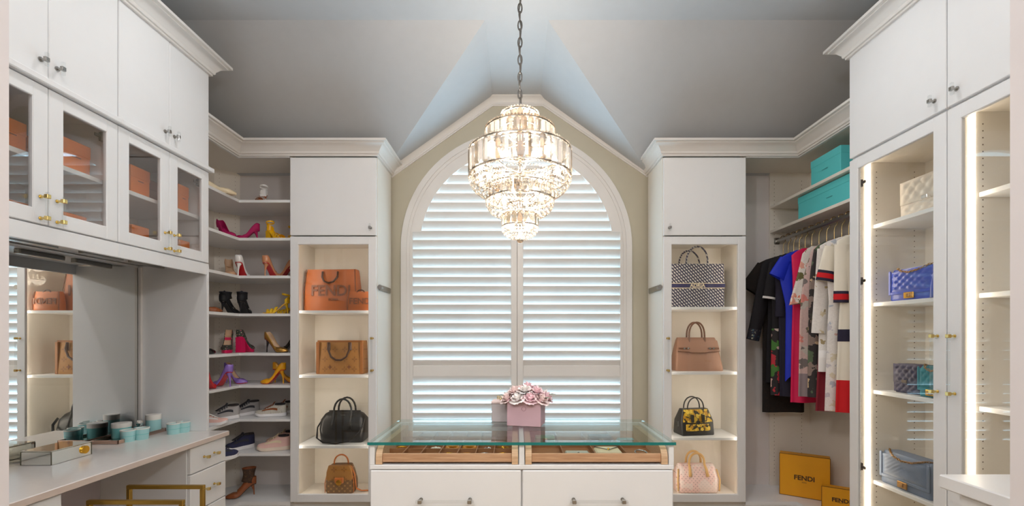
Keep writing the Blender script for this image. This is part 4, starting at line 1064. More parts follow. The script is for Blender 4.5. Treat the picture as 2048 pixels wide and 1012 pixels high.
put('ankle_boot', m_blk, 460, 3.50, 4, 80, 'black suede high-heeled ankle boot standing closer to the brown mule')
put('ankle_boot', m_blk, 489, 3.52, 4, 100, 'black suede high-heeled ankle boot standing closer to the yellow floral sandals')
put('sandal', m_floy, 553, 3.50, 4, 205, 'yellow floral strappy sandal in full view beside the black boots')
put('sandal', m_floy, 575, 3.62, 4, 190, 'yellow floral strappy sandal tucked against the cabinet side')
put('pump', m_darkh, 405, 3.20, 5, 70, 'black patent pump on the side shelf beside the tapestry shoes')
put('platform_shoe', m_tap, 455, 3.42, 5, -66, 'tapestry floral platform shoe showing its beige insole')
put('platform_shoe', m_tap, 492, 3.53, 5, 84, 'tapestry floral platform shoe turned to show its hot pink heel')
put('pump', m_gold, 553, 3.48, 5, -12, 'gold metallic pump with black heel on the shelf above the mustard pumps')
put('pump', m_darkh, 574, 3.58, 5, 185, 'black patent pump beside the gold metallic pump')
put('pump', m_redp, 416, 3.14, 6, 100, 'glossy red stiletto pump on the side shelf')
put('pump', m_lil, 443, 3.30, 6, 168, 'lilac patent pump with its toe to the red pump and red sole showing')
put('pump', m_lil, 472, 3.52, 6, -4, 'lilac patent pump with its toe to the mustard pumps')
put('pump', m_must, 546, 3.50, 6, 184, 'mustard pump with its toe to the lilac pumps')
put('pump', m_must, 572, 3.60, 6, 20, 'mustard pump pointing behind the cabinet side')
put('sneaker', sn_pink, 420, 3.16, 7, 20, 'blush pink low sneaker on the side shelf')
put('sneaker', sn_grey, 448, 3.37, 7, -128, 'grey knit sneaker closer to the pink sneaker')
put('sneaker', sn_grey, 492, 3.57, 7, -122, 'grey knit sneaker closer to the python-print sneakers')
put('sneaker', sn_snake, 542, 3.52, 7, 190, 'python-print sneaker in full view on the shelf above the chunky pink pair')
put('sneaker', sn_snake, 563, 3.65, 7, 188, 'python-print sneaker behind its partner against the cabinet side')
put('sneaker', sn_navy, 446, 3.22, 8, 62, 'navy knit sneaker half hidden by the vanity drawers')
put('sneaker', sn_navy, 480, 3.52, 8, 232, 'navy knit sneaker with thick white sole standing clear of the drawers')
put('sneaker', sn_blush, 548, 3.50, 8, 195, 'chunky blush sneaker in front of its partner on the lowest shelf')
put('sneaker', sn_blush, 563, 3.67, 8, 184, 'chunky blush sneaker behind its partner on the lowest shelf')
put('ankle_boot', boot_b, 482, 3.50, 9, 212, 'brown heeled ankle boot with jacquard shaft on the bottom deck')
# ---------------------------------------------------------------- handbags
def rrect(w, d, r, z, n=5):
    pts = []
    for cx_, cy_, a0 in ((w - r, d - r, 0), (-w + r, d - r, PI / 2), (-w + r, -d + r, PI), (w - r, -d + r, 1.5 * PI)):
        for k in range(n): a = a0 + PI / 2 * k / (n - 1); pts.append((cx_ + r * math.cos(a), cy_ + r * math.sin(a), z))
    return pts
def bag_body(prof, caps=True):
    """prof: list of (z, half width, half depth, corner radius)"""
    return MB().loft([rrect(w, d, min(r, w * .95, d * .95), z) for z, w, d, r in prof], True, caps)
def arc(cx_, y, z, w, h, n=14, lean=0.0, p=1.0):
    return [(cx_ - w * math.cos(PI * k / n), y + lean * math.sin(PI * k / n), z + h * (math.sin(PI * k / n) ** p)) for k in range(n + 1)]
def wall_panel(w0, w1, h, y, mat_, name, parent, fn, nx=28, nz=18, z0=0.0):
    """front panel with real relief: fn(u,v) gives how far it stands proud"""
    rows = []
    for j in range(nz + 1):
        v = j / nz; w = w0 + (w1 - w0) * v
        rows.append([((2 * i / nx - 1) * w, y - fn(2 * i / nx - 1, v), z0 + h * v) for i in range(nx + 1)])
    o = link(name, MB().loft(rows, False, False).mesh(name, mat_, True), parent); return o
def quilt(nu, nv, amp, diag=True):
    def f(u, v):
        e = min(1.0, 6 * (1 - abs(u)), 8 * v, 8 * (1 - v))
        a = (u * nu + v * nv); b = (u * nu - v * nv)
        if diag: q = abs(math.sin(PI * a / 2)) * abs(math.sin(PI * b / 2))
        else: q = abs(math.sin(PI * (abs(u) * nu + v * nv) / 2))
        return amp * (max(0, q) ** .45) * max(0.0, e) + .0005
    return f
def chain(pts, parent, r=.0055, m=None, name='chain_strap'):
    mb = MB(); P = [Vector(p) for p in pts]; acc = []
    for a, b in zip(P, P[1:]):
        n = max(1, int((b - a).length / (r * 1.7)))
        for k in range(n): acc.append((a + (b - a) * k / n, (b - a).normalized()))
    for i, (c, d) in enumerate(acc):
        u = d.orthogonal().normalized(); w = d.cross(u)
        v = u if i % 2 else w
        mb.tube([c + d * (r * 1.25 * math.cos(2 * PI * k / 8)) + v * (r * .8 * math.sin(2 * PI * k / 8)) for k in range(8)], r * .3, 5, True)
    return mb.build(name, m or GOLDJ, parent, False, True)
def pattern_grid(name, base, motif, scale, rot=0.0, rough=.5, kind='mono', extra=None):
    m, nt, out = new_mat(name)
    v = coords(nt, (scale,) * 3, (0, rot, 0))
    s = nt.nodes.new('ShaderNodeSeparateXYZ'); nt.links.new(v, s.inputs[0])
    x = s.outputs[0]; z = s.outputs[2]
    def cellf(q): return math_n(nt, 'SUBTRACT', math_n(nt, 'FRACT', q), .5)
    if kind == 'mono':       # flower and star motifs in a diagonal lattice
        fx_ = cellf(x); fz_ = cellf(z)
        r = math_n(nt, 'SQRT', math_n(nt, 'ADD', math_n(nt, 'MULTIPLY', fx_, fx_), math_n(nt, 'MULTIPLY', fz_, fz_)))
        a = math_n(nt, 'ARCTAN2', fz_, fx_)
        pet = math_n(nt, 'ADD', .20, math_n(nt, 'MULTIPLY', math_n(nt, 'COSINE', math_n(nt, 'MULTIPLY', a, 4.0)), .10))
        fac = math_n(nt, 'MULTIPLY', math_n(nt, 'LESS_THAN', r, pet), math_n(nt, 'GREATER_THAN', r, .06))
    elif kind == 'check':
        a = math_n(nt, 'GREATER_THAN', cellf(x), 0.0); b = math_n(nt, 'GREATER_THAN', cellf(z), 0.0)
        fac = math_n(nt, 'ABSOLUTE', math_n(nt, 'SUBTRACT', a, b))
    elif kind == 'dots':     # small motifs on a lattice
        fx_ = cellf(x); fz_ = cellf(z)
        r = math_n(nt, 'ADD', math_n(nt, 'ABSOLUTE', fx_), math_n(nt, 'ABSOLUTE', fz_)); fac = math_n(nt, 'LESS_THAN', r, .2)
    else:                    # oblique: slanted strokes
        u = math_n(nt, 'ADD', x, math_n(nt, 'MULTIPLY', z, .9)); w = math_n(nt, 'SUBTRACT', math_n(nt, 'MULTIPLY', z, 1.0), math_n(nt, 'MULTIPLY', x, .35))
        a = math_n(nt, 'GREATER_THAN', cellf(u), .08); b = math_n(nt, 'LESS_THAN', math_n(nt, 'ABSOLUTE', cellf(w)), .36)
        fac = math_n(nt, 'MULTIPLY', a, b)
    c = mixcol(nt, fac, base, motif)
    if extra is not None: c = mixcol(nt, math_n(nt, 'GREATER_THAN', noise(nt, coords(nt), 12.0, 2.0), .52), c, mixcol(nt, .55, c, extra))
    princ(nt, out, c, rough); MATS[name] = m; return m
ORL = mat('cognac leather', rgb(174, 94, 42), .45, var=.06, vscale=25, bmp=.1, bscale=400); ORD = mat('embossed brown', rgb(118, 70, 42), .5); HNDL = mat('tortoise handle', rgb(70, 40, 24), .3)
MONO = pattern_grid('caramel monogram canvas', rgb(160, 110, 52), rgb(136, 90, 42), 13, kind='mono'); CARA = mat('caramel trim', rgb(146, 90, 38), .45); MONOD = pattern_grid('brown monogram canvas', rgb(112, 80, 50), rgb(172, 132, 78), 34, PI / 4, kind='mono')
BLKL = mat('black grained leather', rgb(20, 20, 22), .38, bmp=.25, bscale=500, coat=.1)
OBL = pattern_grid('navy oblique jacquard', rgb(40, 40, 66), rgb(206, 200, 194), 40, kind='obl', rough=.85); NAVY = mat('navy band', rgb(36, 34, 78), .8); CREAMW = mat('cream weave', rgb(214, 200, 170), .85)
TAUPE = mat('taupe grained leather', rgb(152, 112, 90), .45, bmp=.25, bscale=450); TAUD = mat('taupe edge', rgb(112, 74, 52), .45)
BAROQ = floral('gold baroque print', (20, 18, 16), [(232, 186, 40), (206, 150, 24), (250, 214, 80)], 38, .78, .4)
PCHK = pattern_grid('pink check canvas', rgb(238, 204, 198), rgb(160, 138, 138), 48, PI / 4, kind='dots', extra=rgb(236, 226, 220)); VACH = mat('natural cowhide', rgb(222, 178, 116), .5)
CAMEL = mat('camel leather', rgb(190, 106, 44), .45)

def put_bag(name, lab, x, y, z, rz): return thing(name, lab, 'handbag', (x, y, z), rz, None)
# cabinet beside the shoes ---------------------------------------------------
z1, z2, z3, z4 = 1.5876, 1.0946, .5566, DK + .0196
yb = FD + .21
def big_tote(W, H, Dp, lab, x, y, z, rz, txt, size, tx=0, small=False):
    t = put_bag('leather_tote', lab, x, y, z, rz)
    mb = MB(); rings = []
    for f, w, d in ((0, W, Dp), (.03, W + .004, Dp + .003), (.5, W + .004, Dp * .95), (.85, W * .98, Dp * .8), (1.0, W * .95, Dp * .7)):
        r = rrect(w, d, .016, 0)
        rings.append([(p[0], p[1], H * f - (H * .055 * (1 - (p[0] / W) ** 2) if f == 1.0 else 0)) for p in r])
    inner = [(p[0] * .97, p[1] * .9, p[2] - .002) for p in rings[-1]]; deep = [(p[0] * .97, p[1] * .9, H * .5) for p in rings[-1]]
    mb.loft(rings + [inner, deep]).build('body', ORL, t, False, 50)
    text(txt, size, ORD, t, facing_front(tx, -Dp - .0035, H * .47) @ Matrix.Diagonal((1, 1, 1, 1)), bold=.0018 * size / .1)
    if not small: text('ROMA', size * .24, ORD, t, facing_front(tx + W * .1, -Dp - .0035, H * .27), bold=.0008)
    hw = W * .30
    for s in (-1, 1):
        if s < 0: pts = [(-hw, -Dp * .8 - .004, H * .93), (-hw, -Dp * .85 - .010, H * .8), (-hw * .6, -Dp - .014, H * .69), (0, -Dp - .015, H * .655), (hw * .6, -Dp - .014, H * .69), (hw, -Dp * .85 - .010, H * .8), (hw, -Dp * .8 - .004, H * .93)]
        else: pts = arc(0, Dp * .6, H * .9, hw, H * .04)
        if small and s < 0: pts = arc(0, -Dp * .6, H * .9, hw, H * .16)
        MB().tube(pts, .0075 if not small else .005, 10).build('handle', HNDL, t, False, True)
    for s in (-1, 1):
        MB().tube([(s * (W + .002), -Dp, 0.006), (s * (W + .004), -Dp * .98, H * .5), (s * W * .955, -Dp * .72, H * .985)], .0028, 6).build('piping', ORD, t, False, True)
    return t
big_tote(.205, .335, .065, 'large cognac leather tote with dark lettering on the shelf above the monogram tote', px(665, 3.58), 3.60, z1, -3, 'FENDI', .118, .01)
big_tote(.098, .150, .032, 'small cognac leather tote leaning in front of the large cognac tote', px(723, 3.48), 3.485, z1, 0, 'FENDI', .066, .005, True)
# monogram tote
t = put_bag('monogram_tote', 'caramel monogram canvas tote with round dark handles', px(685, 3.58), 3.59, z2, 0); Wd, H, Dp = .178, .262, .07
bag_body([(0, Wd, Dp, .012), (.01, Wd + .003, Dp + .002, .014), (H * .95, Wd, Dp * .85, .014), (H, Wd - .002, Dp * .82, .012)]).build('body', MONO, t, False, 50)
for s in (-1, 1): MB().box(s * (Wd - .022), s * (Wd + .005), -Dp - .004, -Dp + .02, .0, H * .96, b=.004).build('side_trim', CARA, t, False)
MB().box(-Wd, Wd, -Dp * .82 - .004, -Dp * .82 + .004, H - .014, H + .002, b=.003).build('top_trim', CARA, t, False)
MB().tube([(-.082, -Dp - .006, H * .93), (-.085, -Dp - .014, H * .75), (-.06, -Dp - .018, H * .52), (-.02, -Dp - .019, H * .42), (.02, -Dp - .019, H * .42), (.06, -Dp - .018, H * .52), (.085, -Dp - .014, H * .75), (.082, -Dp - .006, H * .93)], .008, 10).build('handle', HNDL, t, False, True)
for s in (-1, 1): MB().box(s * .083 - .013, s * .083 + .013, -Dp - .010, -Dp + .002, H * .70, H * .95, b=.005).build('handle_tab', HNDL, t, False)
for sx, sz in ((-.075, .055), (.075, .055)):
    st_ = MB(); pts = []
    for q in range(8): r_ = .022 if q % 2 == 0 else .007; pts.append((sx + r_ * math.cos(q * PI / 4), sz + r_ * math.sin(q * PI / 4)))
    st_.prism(pts, -Dp - .003, -Dp - .0015, axis='y').build('star_motif', ORD, t, False)
# black duffle
t = put_bag('leather_duffle', 'black leather duffle bag with looped shoulder strap', px(687, 3.57), 3.60, z3, 0); Wd, H, Dp = .178, .235, .085
bag_body([(0, .155, Dp * .8, .02), (.012, .168, Dp, .035), (H * .45, .180, Dp, .04), (H * .75, .176, Dp * .8, .04), (H * .93, .150, Dp * .45, .03), (H, .120, .014, .012)]).build('body', BLKL, t, False, 60)
MB().tube([(-.125, 0, H + .002), (0, -.004, H + .004), (.125, 0, H + .002)], .0045, 8).build('zip', DRK, t, False, True)
for s in (-1, 1):
    pts = [(-.072, s * Dp * .98, H * .45), (-.070, s * Dp * .82, H * .72)] + [(-.070 * math.cos(PI * k / 10), s * (Dp * .55), H * .95 + .115 * math.sin(PI * k / 10) ** .8) for k in range(11)] + [(.070, s * Dp * .82, H * .72), (.072, s * Dp * .98, H * .45)]
    MB().tube(pts, .0075, 9).build('handle', BLKL, t, False, True)
    for q in (-1, 1): MB().prism([(q * .072 - .016, H * .40), (q * .072 + .016, H * .40), (q * .072 + .006, H * .58), (q * .072 - .006, H * .58)], s * Dp * .98 - .003, s * Dp * .98 + .003, axis='y').build('handle_tab', BLKL, t, False)
MB().tube([(-.172, 0, H * .78), (-.192, -.06, H * .5), (-.178, -.105, H * .18), (-.12, -.125, .012), (-.02, -.128, .005), (.08, -.125, .020), (.15, -.115, .09), (.178, -.09, H * .6), (.176, -.05, H * .8)], .011, 8, flat=.28, up=(0, 1, .2)).build('shoulder_strap', BLKL, t, False, True)
MB().box(-.022, .022, -.045, -.040, H * .885, H * .905).build('metal_plate', SILV, t, False)
# small backpack
t = put_bag('small_backpack', 'small brown monogram backpack with camel flap and strap', px(683, 3.56), 3.57, z4, 4); Wd, H, Dp = .105, .215, .06
bag_body([(0, .100, Dp, .02), (.02, .113, Dp + .006, .03), (H * .4, .113, Dp + .004, .03), (H * .8, .095, Dp * .85, .03), (H, .080, Dp * .7, .03)]).build('body', MONOD, t, False, 50)
bag_body([(H * .50, .094, .008, .006), (H * .56, .102, .010, .008), (H * .8, .098, .012, .008), (H + .006, .082, .02, .012)]).xf(Matrix.Translation((0, -Dp * .98, 0))).build('flap', MONO, t, False, 50)
MB().box(-.034, .034, -Dp - .018, -Dp - .008, H * .40, H * .60, b=.004).build('clasp_tab', CAMEL, t, False)
MB().lathe([(.001, 0), (.020, 0), (.022, .004), (.016, .006), (.001, .006)], 18).xf(Matrix.Translation((0, -Dp - .018, H * .43)) @ Matrix.Rotation(PI / 2, 4, 'X')).build('clasp', GOLDJ, t, False, 40)
MB().tube(arc(-.005, 0, H, .055, .075, p=.8), .006, 9).build('top_handle', CAMEL, t, False, True)
MB().tube([(.08, -.03, H * .97), (.112, -.05, H * .7), (.122, -.05, H * .3), (.12, -.03, .03), (.16, -.03, .012), (.21, -.02, .01)], .012, 8, flat=.28, up=(0, 1, 0)).build('shoulder_strap', CAMEL, t, False, True)
for s in (-1, 1): MB().tube([(s * .108, -Dp - .004, .012), (s * .110, -Dp - .004, H * .4), (s * .093, -Dp * .86 - .004, H * .8)], .003, 6).build('piping', CAMEL, t, False, True)

# cabinet beside the clothes ---------------------------------------------------
z1, z2, z3 = 1.6146, 1.1186, .6186
t = put_bag('book_tote', 'navy and white oblique jacquard tote with lettered navy band', px(1391, 3.57), 3.62, z1, 0); Wd, H, Dp = .212, .345, .085
rings = [rrect(w, d, .008, z) for z, w, d in ((0, Wd, Dp), (.006, Wd + .002, Dp + .001), (H, Wd, Dp))]
rings += [[(p[0] * .975, p[1] * .94, H) for p in rings[-1]], [(p[0] * .975, p[1] * .94, H * .4) for p in rings[-1]]]
MB().loft(rings).build('body', OBL, t, False, 40)
MB().box(-Wd - .003, Wd + .003, -Dp - .004, Dp + .004, H * .44, H * .56).build('cream_band', CREAMW, t, False)
MB().box(-Wd - .0045, Wd + .0045, -Dp - .0055, Dp + .0055, H * .455, H * .545).build('navy_band', NAVY, t, False)
text('ADRIA', .040, CREAMW, t, facing_front(-.0, -Dp - .006, H * .5), bold=.0012)
for s in (-1, 1): MB().tube([(-.085, s * Dp, H - .03)] + arc(0, s * Dp * .9, H, .085, .135, lean=.012 * s, p=.85) + [(.085, s * Dp, H - .03)], .0065, 8).build('handle', OBL, t, False, True)
# taupe top-handle bag
t = put_bag('top_handle_bag', 'taupe leather top-handle bag with turn-lock straps', px(1395, 3.56), 3.60, z2, 0); Wd, H, Dp = .178, .262, .085
bag_body([(0, .182, Dp, .012), (.01, .188, Dp + .002, .016), (H * .55, .170, Dp * .62, .014), (H * .9, .155, .030, .010), (H * .97, .150, .022, .01), (H, .146, .016, .008)]).build('body', TAUPE, t, False, 50)
MB().add([(-.158, -.0335, H * .91), (.158, -.0335, H * .91), (.166, -.064, H * .585), (.075, -.064, H * .57), (.06, -.066, H * .545), (-.06, -.066, H * .545), (-.075, -.064, H * .57), (-.166, -.064, H * .585)], [(0, 1, 2, 3, 4, 5, 6, 7)]).build('flap', TAUPE, t, False)
MB().tube([(-.166, -.0655, H * .585), (-.075, -.0655, H * .57), (-.06, -.0675, H * .545), (.06, -.0675, H * .545), (.075, -.0655, H * .57), (.166, -.0655, H * .585)], .002, 6).build('flap_edge', TAUD, t, False)
for s in (-1, 1):
    MB().box(s * .07, s * .16, -.069, -.062, H * .655, H * .70, b=.003).build('turn_lock_strap', TAUD, t, False)
    mb = MB()
    for q in (.085, .115): mb.cyl((s * q, -.073, H * .677), (s * q, -.066, H * .677), .007, n=12)
    mb.build('stud', SILV, t, False)
    MB().tube([(-.062, s * .04 , H * .62), (-.062, s * .030, H * .9)] + arc(0, s * .026, H * .98, .062, .125, p=.75) + [(.062, s * .030, H * .9), (.062, s * .04, H * .62)], .007, 10).build('handle', TAUD, t, False, True)
# black and gold
t = put_bag('baroque_bag', 'black handbag with gold baroque scrolls', px(1388, 3.56), 3.57, z3, 8); Wd, H, Dp = .135, .20, .075
bag_body([(0, .130, Dp, .01), (.008, .135, Dp, .012), (H * .55, .135, Dp * .8, .012), (H, .108, .03, .01)]).build('body', BLKL, t, False, 50)
MB().add([(-.103, -.0335, H * .985), (.103, -.0335, H * .985), (.122, -Dp * .84, H * .52), (.03, -Dp * .86, H * .48), (-.03, -Dp * .86, H * .48), (-.122, -Dp * .84, H * .52)], [(0, 1, 2, 3, 4, 5)]).build('flap', BAROQ, t, False)
MB().box(-.10, .10, -Dp * .98 - .002, -Dp * .98 + .01, H * .17, H * .44, b=.004).build('front_panel', BAROQ, t, False)
for s in (-1, 1): MB().box(s * .045 - .009, s * .045 + .009, -Dp - .001, -Dp * .45, H * .5, H * .80, b=.003).build('strap', BLKL, t, False)
MB().cyl((0, -Dp * .86 - .010, H * .5), (0, -Dp * .86, H * .5), .016, n=18).build('medallion', BLKL, t, False)
for s in (-1, 1): MB().tube(arc(0, s * .03, H * .97, .068, .095, p=.8), .005, 9).build('handle', BLKL, t, False, True)
for s in (-1, 1): MB().box(s * .115, s * .139, -.02, .02, H * .3, H * .55, b=.006).build('side_gusset', BLKL, t, False)
# pink speedy
t = put_bag('checked_bowling_bag', 'pink checked canvas bowling bag with tan handles', px(1393, 3.56), 3.59, DK + .0196, 0); Wd, H, Dp = .165, .215, .085
bag_body([(0, .158, Dp * .8, .03), (.015, .166, Dp, .05), (H * .5, .168, Dp, .05), (H * .85, .155, Dp * .6, .04), (H, .140, .02, .018)]).build('body', PCHK, t, False, 60)
for s in (-1, 1):
    pts = [(-.068, s * Dp * .98, H * .62), (-.064, s * Dp * .75, H * .86)] + arc(0, s * Dp * .4, H * 1.02, .060, .085, p=.8) + [(.064, s * Dp * .75, H * .86), (.068, s * Dp * .98, H * .62)]
    MB().tube(pts, [.013, .011] + [.009] * 15 + [.011, .013], 9, flat=.6).build('handle', VACH, t, False, True)
for s in (-1, 1): MB().tube([(s * .160, -Dp * .9, .02), (s * .164, -Dp * .9, H * .5), (s * .15, -Dp * .55, H * .85)], .006, 8).build('piping', VACH, t, False, True)

# quilted bags in the tall cabinet: they face the room (towards -x)
def quilted(name, lab, yc, z, xf, Wd, H, Dp, m, flap=.62, clasp=GOLDJ, ch=True, nq=5, chm=None, style='flap', rz=-90):
    t = put_bag(name, lab, xf + Dp, yc, z, rz)
    bag_body([(0, Wd * .96, Dp * .9, .012), (.01, Wd, Dp, .018), (H * .9, Wd * .985, Dp * .92, .018), (H, Wd * .95, Dp * .75, .018)]).build('body', m, t, False, 50)
    if style == 'flap':
        wall_panel(Wd * .96, Wd * .97, H * (flap + .02), -Dp - .004, m, 'quilted_flap', t, quilt(nq, nq * H * flap / Wd, .010), z0=H * (1 - flap) - .004)
        wall_panel(Wd * .95, Wd * .96, H * (1 - flap) - .01, -Dp - .001, m, 'quilted_front', t, quilt(nq, nq * H * (1 - flap) / Wd, .007), z0=.006)
        MB().box(-Wd * .2, Wd * .2, -Dp - .010, -Dp - .004, H * (1 - flap) - .012, H * (1 - flap) + .02, b=.003).build('lock_tab', m, t, False)
        MB().box(-.018, .018, -Dp - .014, -Dp - .009, H * (1 - flap) - .004, H * (1 - flap) + .014, b=.003).build('clasp', clasp, t, False)
    else:
        wall_panel(Wd * .86, Wd * .86, H * .62, -Dp - .003, m, 'quilted_flap', t, quilt(nq, nq * 1.2, .008, style == 'boy'), z0=H * .3)
        for s in (-1, 1): MB().box(s * Wd * .87, s * Wd * .985, -Dp - .008, -Dp, H * .2, H * .97, b=.003).build('border', m, t, False)
        MB().box(-Wd * .985, Wd * .985, -Dp - .007, -Dp, H * .2, H * .30, b=.003).build('border', m, t, False)
        MB().box(-.032, .032, -Dp - .014, -Dp - .006, H * .06, H * .25, b=.003).build('clasp', clasp, t, False)
        MB().box(-.010, .010, -Dp - .018, -Dp - .013, H * .10, H * .21, b=.002).build('clasp_button', chm or clasp, t, False)
    if ch:
        pts = [(-Wd * .93, -Dp * .2, H + .004), (-Wd * .6, -Dp * .9, H + .004), (-Wd * .35, -Dp - .012, H * .93), (0, -Dp - .014, H * .86), (Wd * .4, -Dp - .012, H * .90), (Wd * .75, -Dp * .8, H + .004), (Wd * .95, 0, H + .004)]
        chain(pts, t, .0065, chm)
    return t
IVQ = mat('ivory quilted leather', rgb(232, 220, 206), .45, var=.03); BLUQ = mat('cobalt leather', rgb(22, 66, 186), .35, coat=.2); NAVQ = mat('midnight quilted leather', rgb(44, 40, 76), .5); TEAQ = mat('teal suede', rgb(16, 130, 146), .7); GRBQ = mat('slate blue leather', rgb(114, 130, 156), .4); CHB = mat('antique gold', rgb(160, 120, 66), .35, 1.0); TAUQ = mat('taupe panel', rgb(176, 152, 128), .6)
quilted('quilted_bag', 'ivory quilted flap bag on the highest shelf of the lit cabinet', 2.405, 2.0606, 2.19, .165, .20, .065, IVQ, clasp=SILV, ch=False, nq=5)
quilted('quilted_bag', 'cobalt blue quilted chain bag with gold clasp', 2.49, 1.5936, 2.18, .142, .18, .05, BLUQ, style='boy', nq=5, chm=CHB)
t = thing('tassel_charm', 'cobalt blue tassel charm hanging against the cobalt bag', 'tassel', (2.16, 2.318, 1.5936))
MB().lathe([(.001, .13), (.012, .128), (.016, .115), (.014, .105), (.020, .06), (.024, .0), (.001, .0)], 14).build('fringe', BLUQ, t, False, True); MB().tube([(.012 * math.cos(2 * PI * q / 12), 0, .142 + .012 * math.sin(2 * PI * q / 12)) for q in range(12)], .002, 6, True).build('ring', GOLDJ, t, False, True)
quilted('quilted_bag', 'midnight purple quilted bag beside the teal suede bag', 2.54, 1.0706, 2.20, .085, .165, .05, NAVQ, ch=False, nq=4, clasp=DARKM)
quilted('quilted_bag', 'teal suede chain bag beside the midnight quilted bag', 2.35, 1.0706, 2.175, .088, .165, .05, TEAQ, style='boy', nq=4, chm=CHB)
quilted('quilted_bag', 'slate blue chevron quilted bag with gold chain', 2.515, .5306, 2.165, .165, .19, .06, GRBQ, style='chevron', nq=9, chm=CHB, clasp=CHB)
t = thing('panelled_purse', 'small taupe panelled purse beside the slate blue chevron bag', 'purse', (2.2, 2.265, .5306), -90)
bag_body([(0, .05, .035, .01), (.01, .054, .038, .012), (.15, .050, .032, .012), (.165, .046, .026, .01)]).build('body', TAUQ, t, False, 50)
for q in (-.03, 0, .03): MB().tube([(q, -.039, .01), (q, -.034, .15)], .002, 6).build('piping', CHB, t, False)
MB().tube(arc(0, 0, .163, .035, .02), .003, 8).build('handle', CHB, t, False, True)
# ---------------------------------------------------------------- boxes in the hanging corner
TQ = mat('turquoise carton', rgb(92, 204, 208), .5, var=.02); TQP = mat('silver grey print', rgb(60, 140, 146), .4)
def gift(x, y, z, w, d, h, lab, rz=-90):
    t = thing('turquoise_box', lab, 'box', (x, y, z), rz)
    MB().box(-w, w, -d, d, 0, h * .8, b=.002).build('base', TQ, t, False); MB().box(-w - .002, w + .002, -d - .002, d + .002, h * .72, h, b=.002).build('lid', TQ, t, False)
    MB().box(-.03, .03, -d - .0026, -d - .0020, h * .43, h * .45).build('print', TQP, t, False)
gift(2.265, 3.135, 2.4766, .15, .115, .185, 'upright turquoise box on the higher shelf above the clothes')
gift(2.265, 3.09, 2.2726, .345, .115, .172, 'long turquoise box on the shelf just above the clothes rail')
YB = mat('yellow carton', rgb(236, 164, 14), .5, var=.05, vscale=6); YBE = mat('brown box edge', rgb(110, 62, 20), .5); YBT = mat('dark brown print', rgb(80, 50, 16), .5)
def ybox(x, y, w, d, h, lab, rz, ts):
    t = thing('yellow_box', lab, 'box', (x, y, DK + .0006), rz)
    MB().box(-w, w, -d, d, 0, h, b=.002).build('carton', YB, t, False)
    mb = MB()
    for p, q in (((-w, 0), (-w, h)), ((w, 0), (w, h)), ((-w, h), (w, h)), ((-w, 0.002), (w, 0.002))): mb.tube([(p[0], -d - .0006, p[1]), (q[0], -d - .0006, q[1])], .002, 5)
    mb.build('edging', YBE, t, False)
    text('FENDI', ts, YBT, t, facing_front(0.0, -d - .001, h * .46), bold=.0015)
    text('ROMA', ts * .22, YBT, t, facing_front(0.0, -d - .001, h * .36))
ybox(2.245, 3.51, .165, .045, .325, 'large yellow lettered box standing on the hanging corner deck', -33, .050)
ybox(2.335, 3.24, .115, .035, .16, 'small yellow lettered box in front of the large yellow box', -33, .040)

# ---------------------------------------------------------------- clothes and hangers
HANG = mat('brass hanger hook', rgb(206, 180, 130), .25, 1.0); VELV = mat('ivory velvet hanger', rgb(214, 204, 190), .9)
def hanger(y, lab, x=RODX, m=VELV, w=.15):
    t = thing('clothes_hanger', lab, 'hanger', (x, y, RODZ - .17), 0, None)
    z0 = .17
    pts = [(.0, 0, .055), (.0, 0, z0 - .02)]
    hook = [(0, 0, -.014), (0, 0, .05), (0, 0, .10), (.004, 0, .125), (.022, 0, .145)]
    hook += [(.022 * math.cos(a), 0, z0 + .001 + .022 * math.sin(a)) for a in [math.radians(q) for q in range(-40, 200, 24)]]
    MB().tube(hook, .003, 7).build('hook', HANG, t, False, True)
    MB().tube([(-w, 0, -.048), (-w * .6, 0, -.032), (-w * .25, 0, -.018), (0, 0, -.014), (w * .25, 0, -.018), (w * .6, 0, -.032), (w, 0, -.048)], .005, 8, flat=.6).build('shoulder_bar', m, t, False, True)
    return t
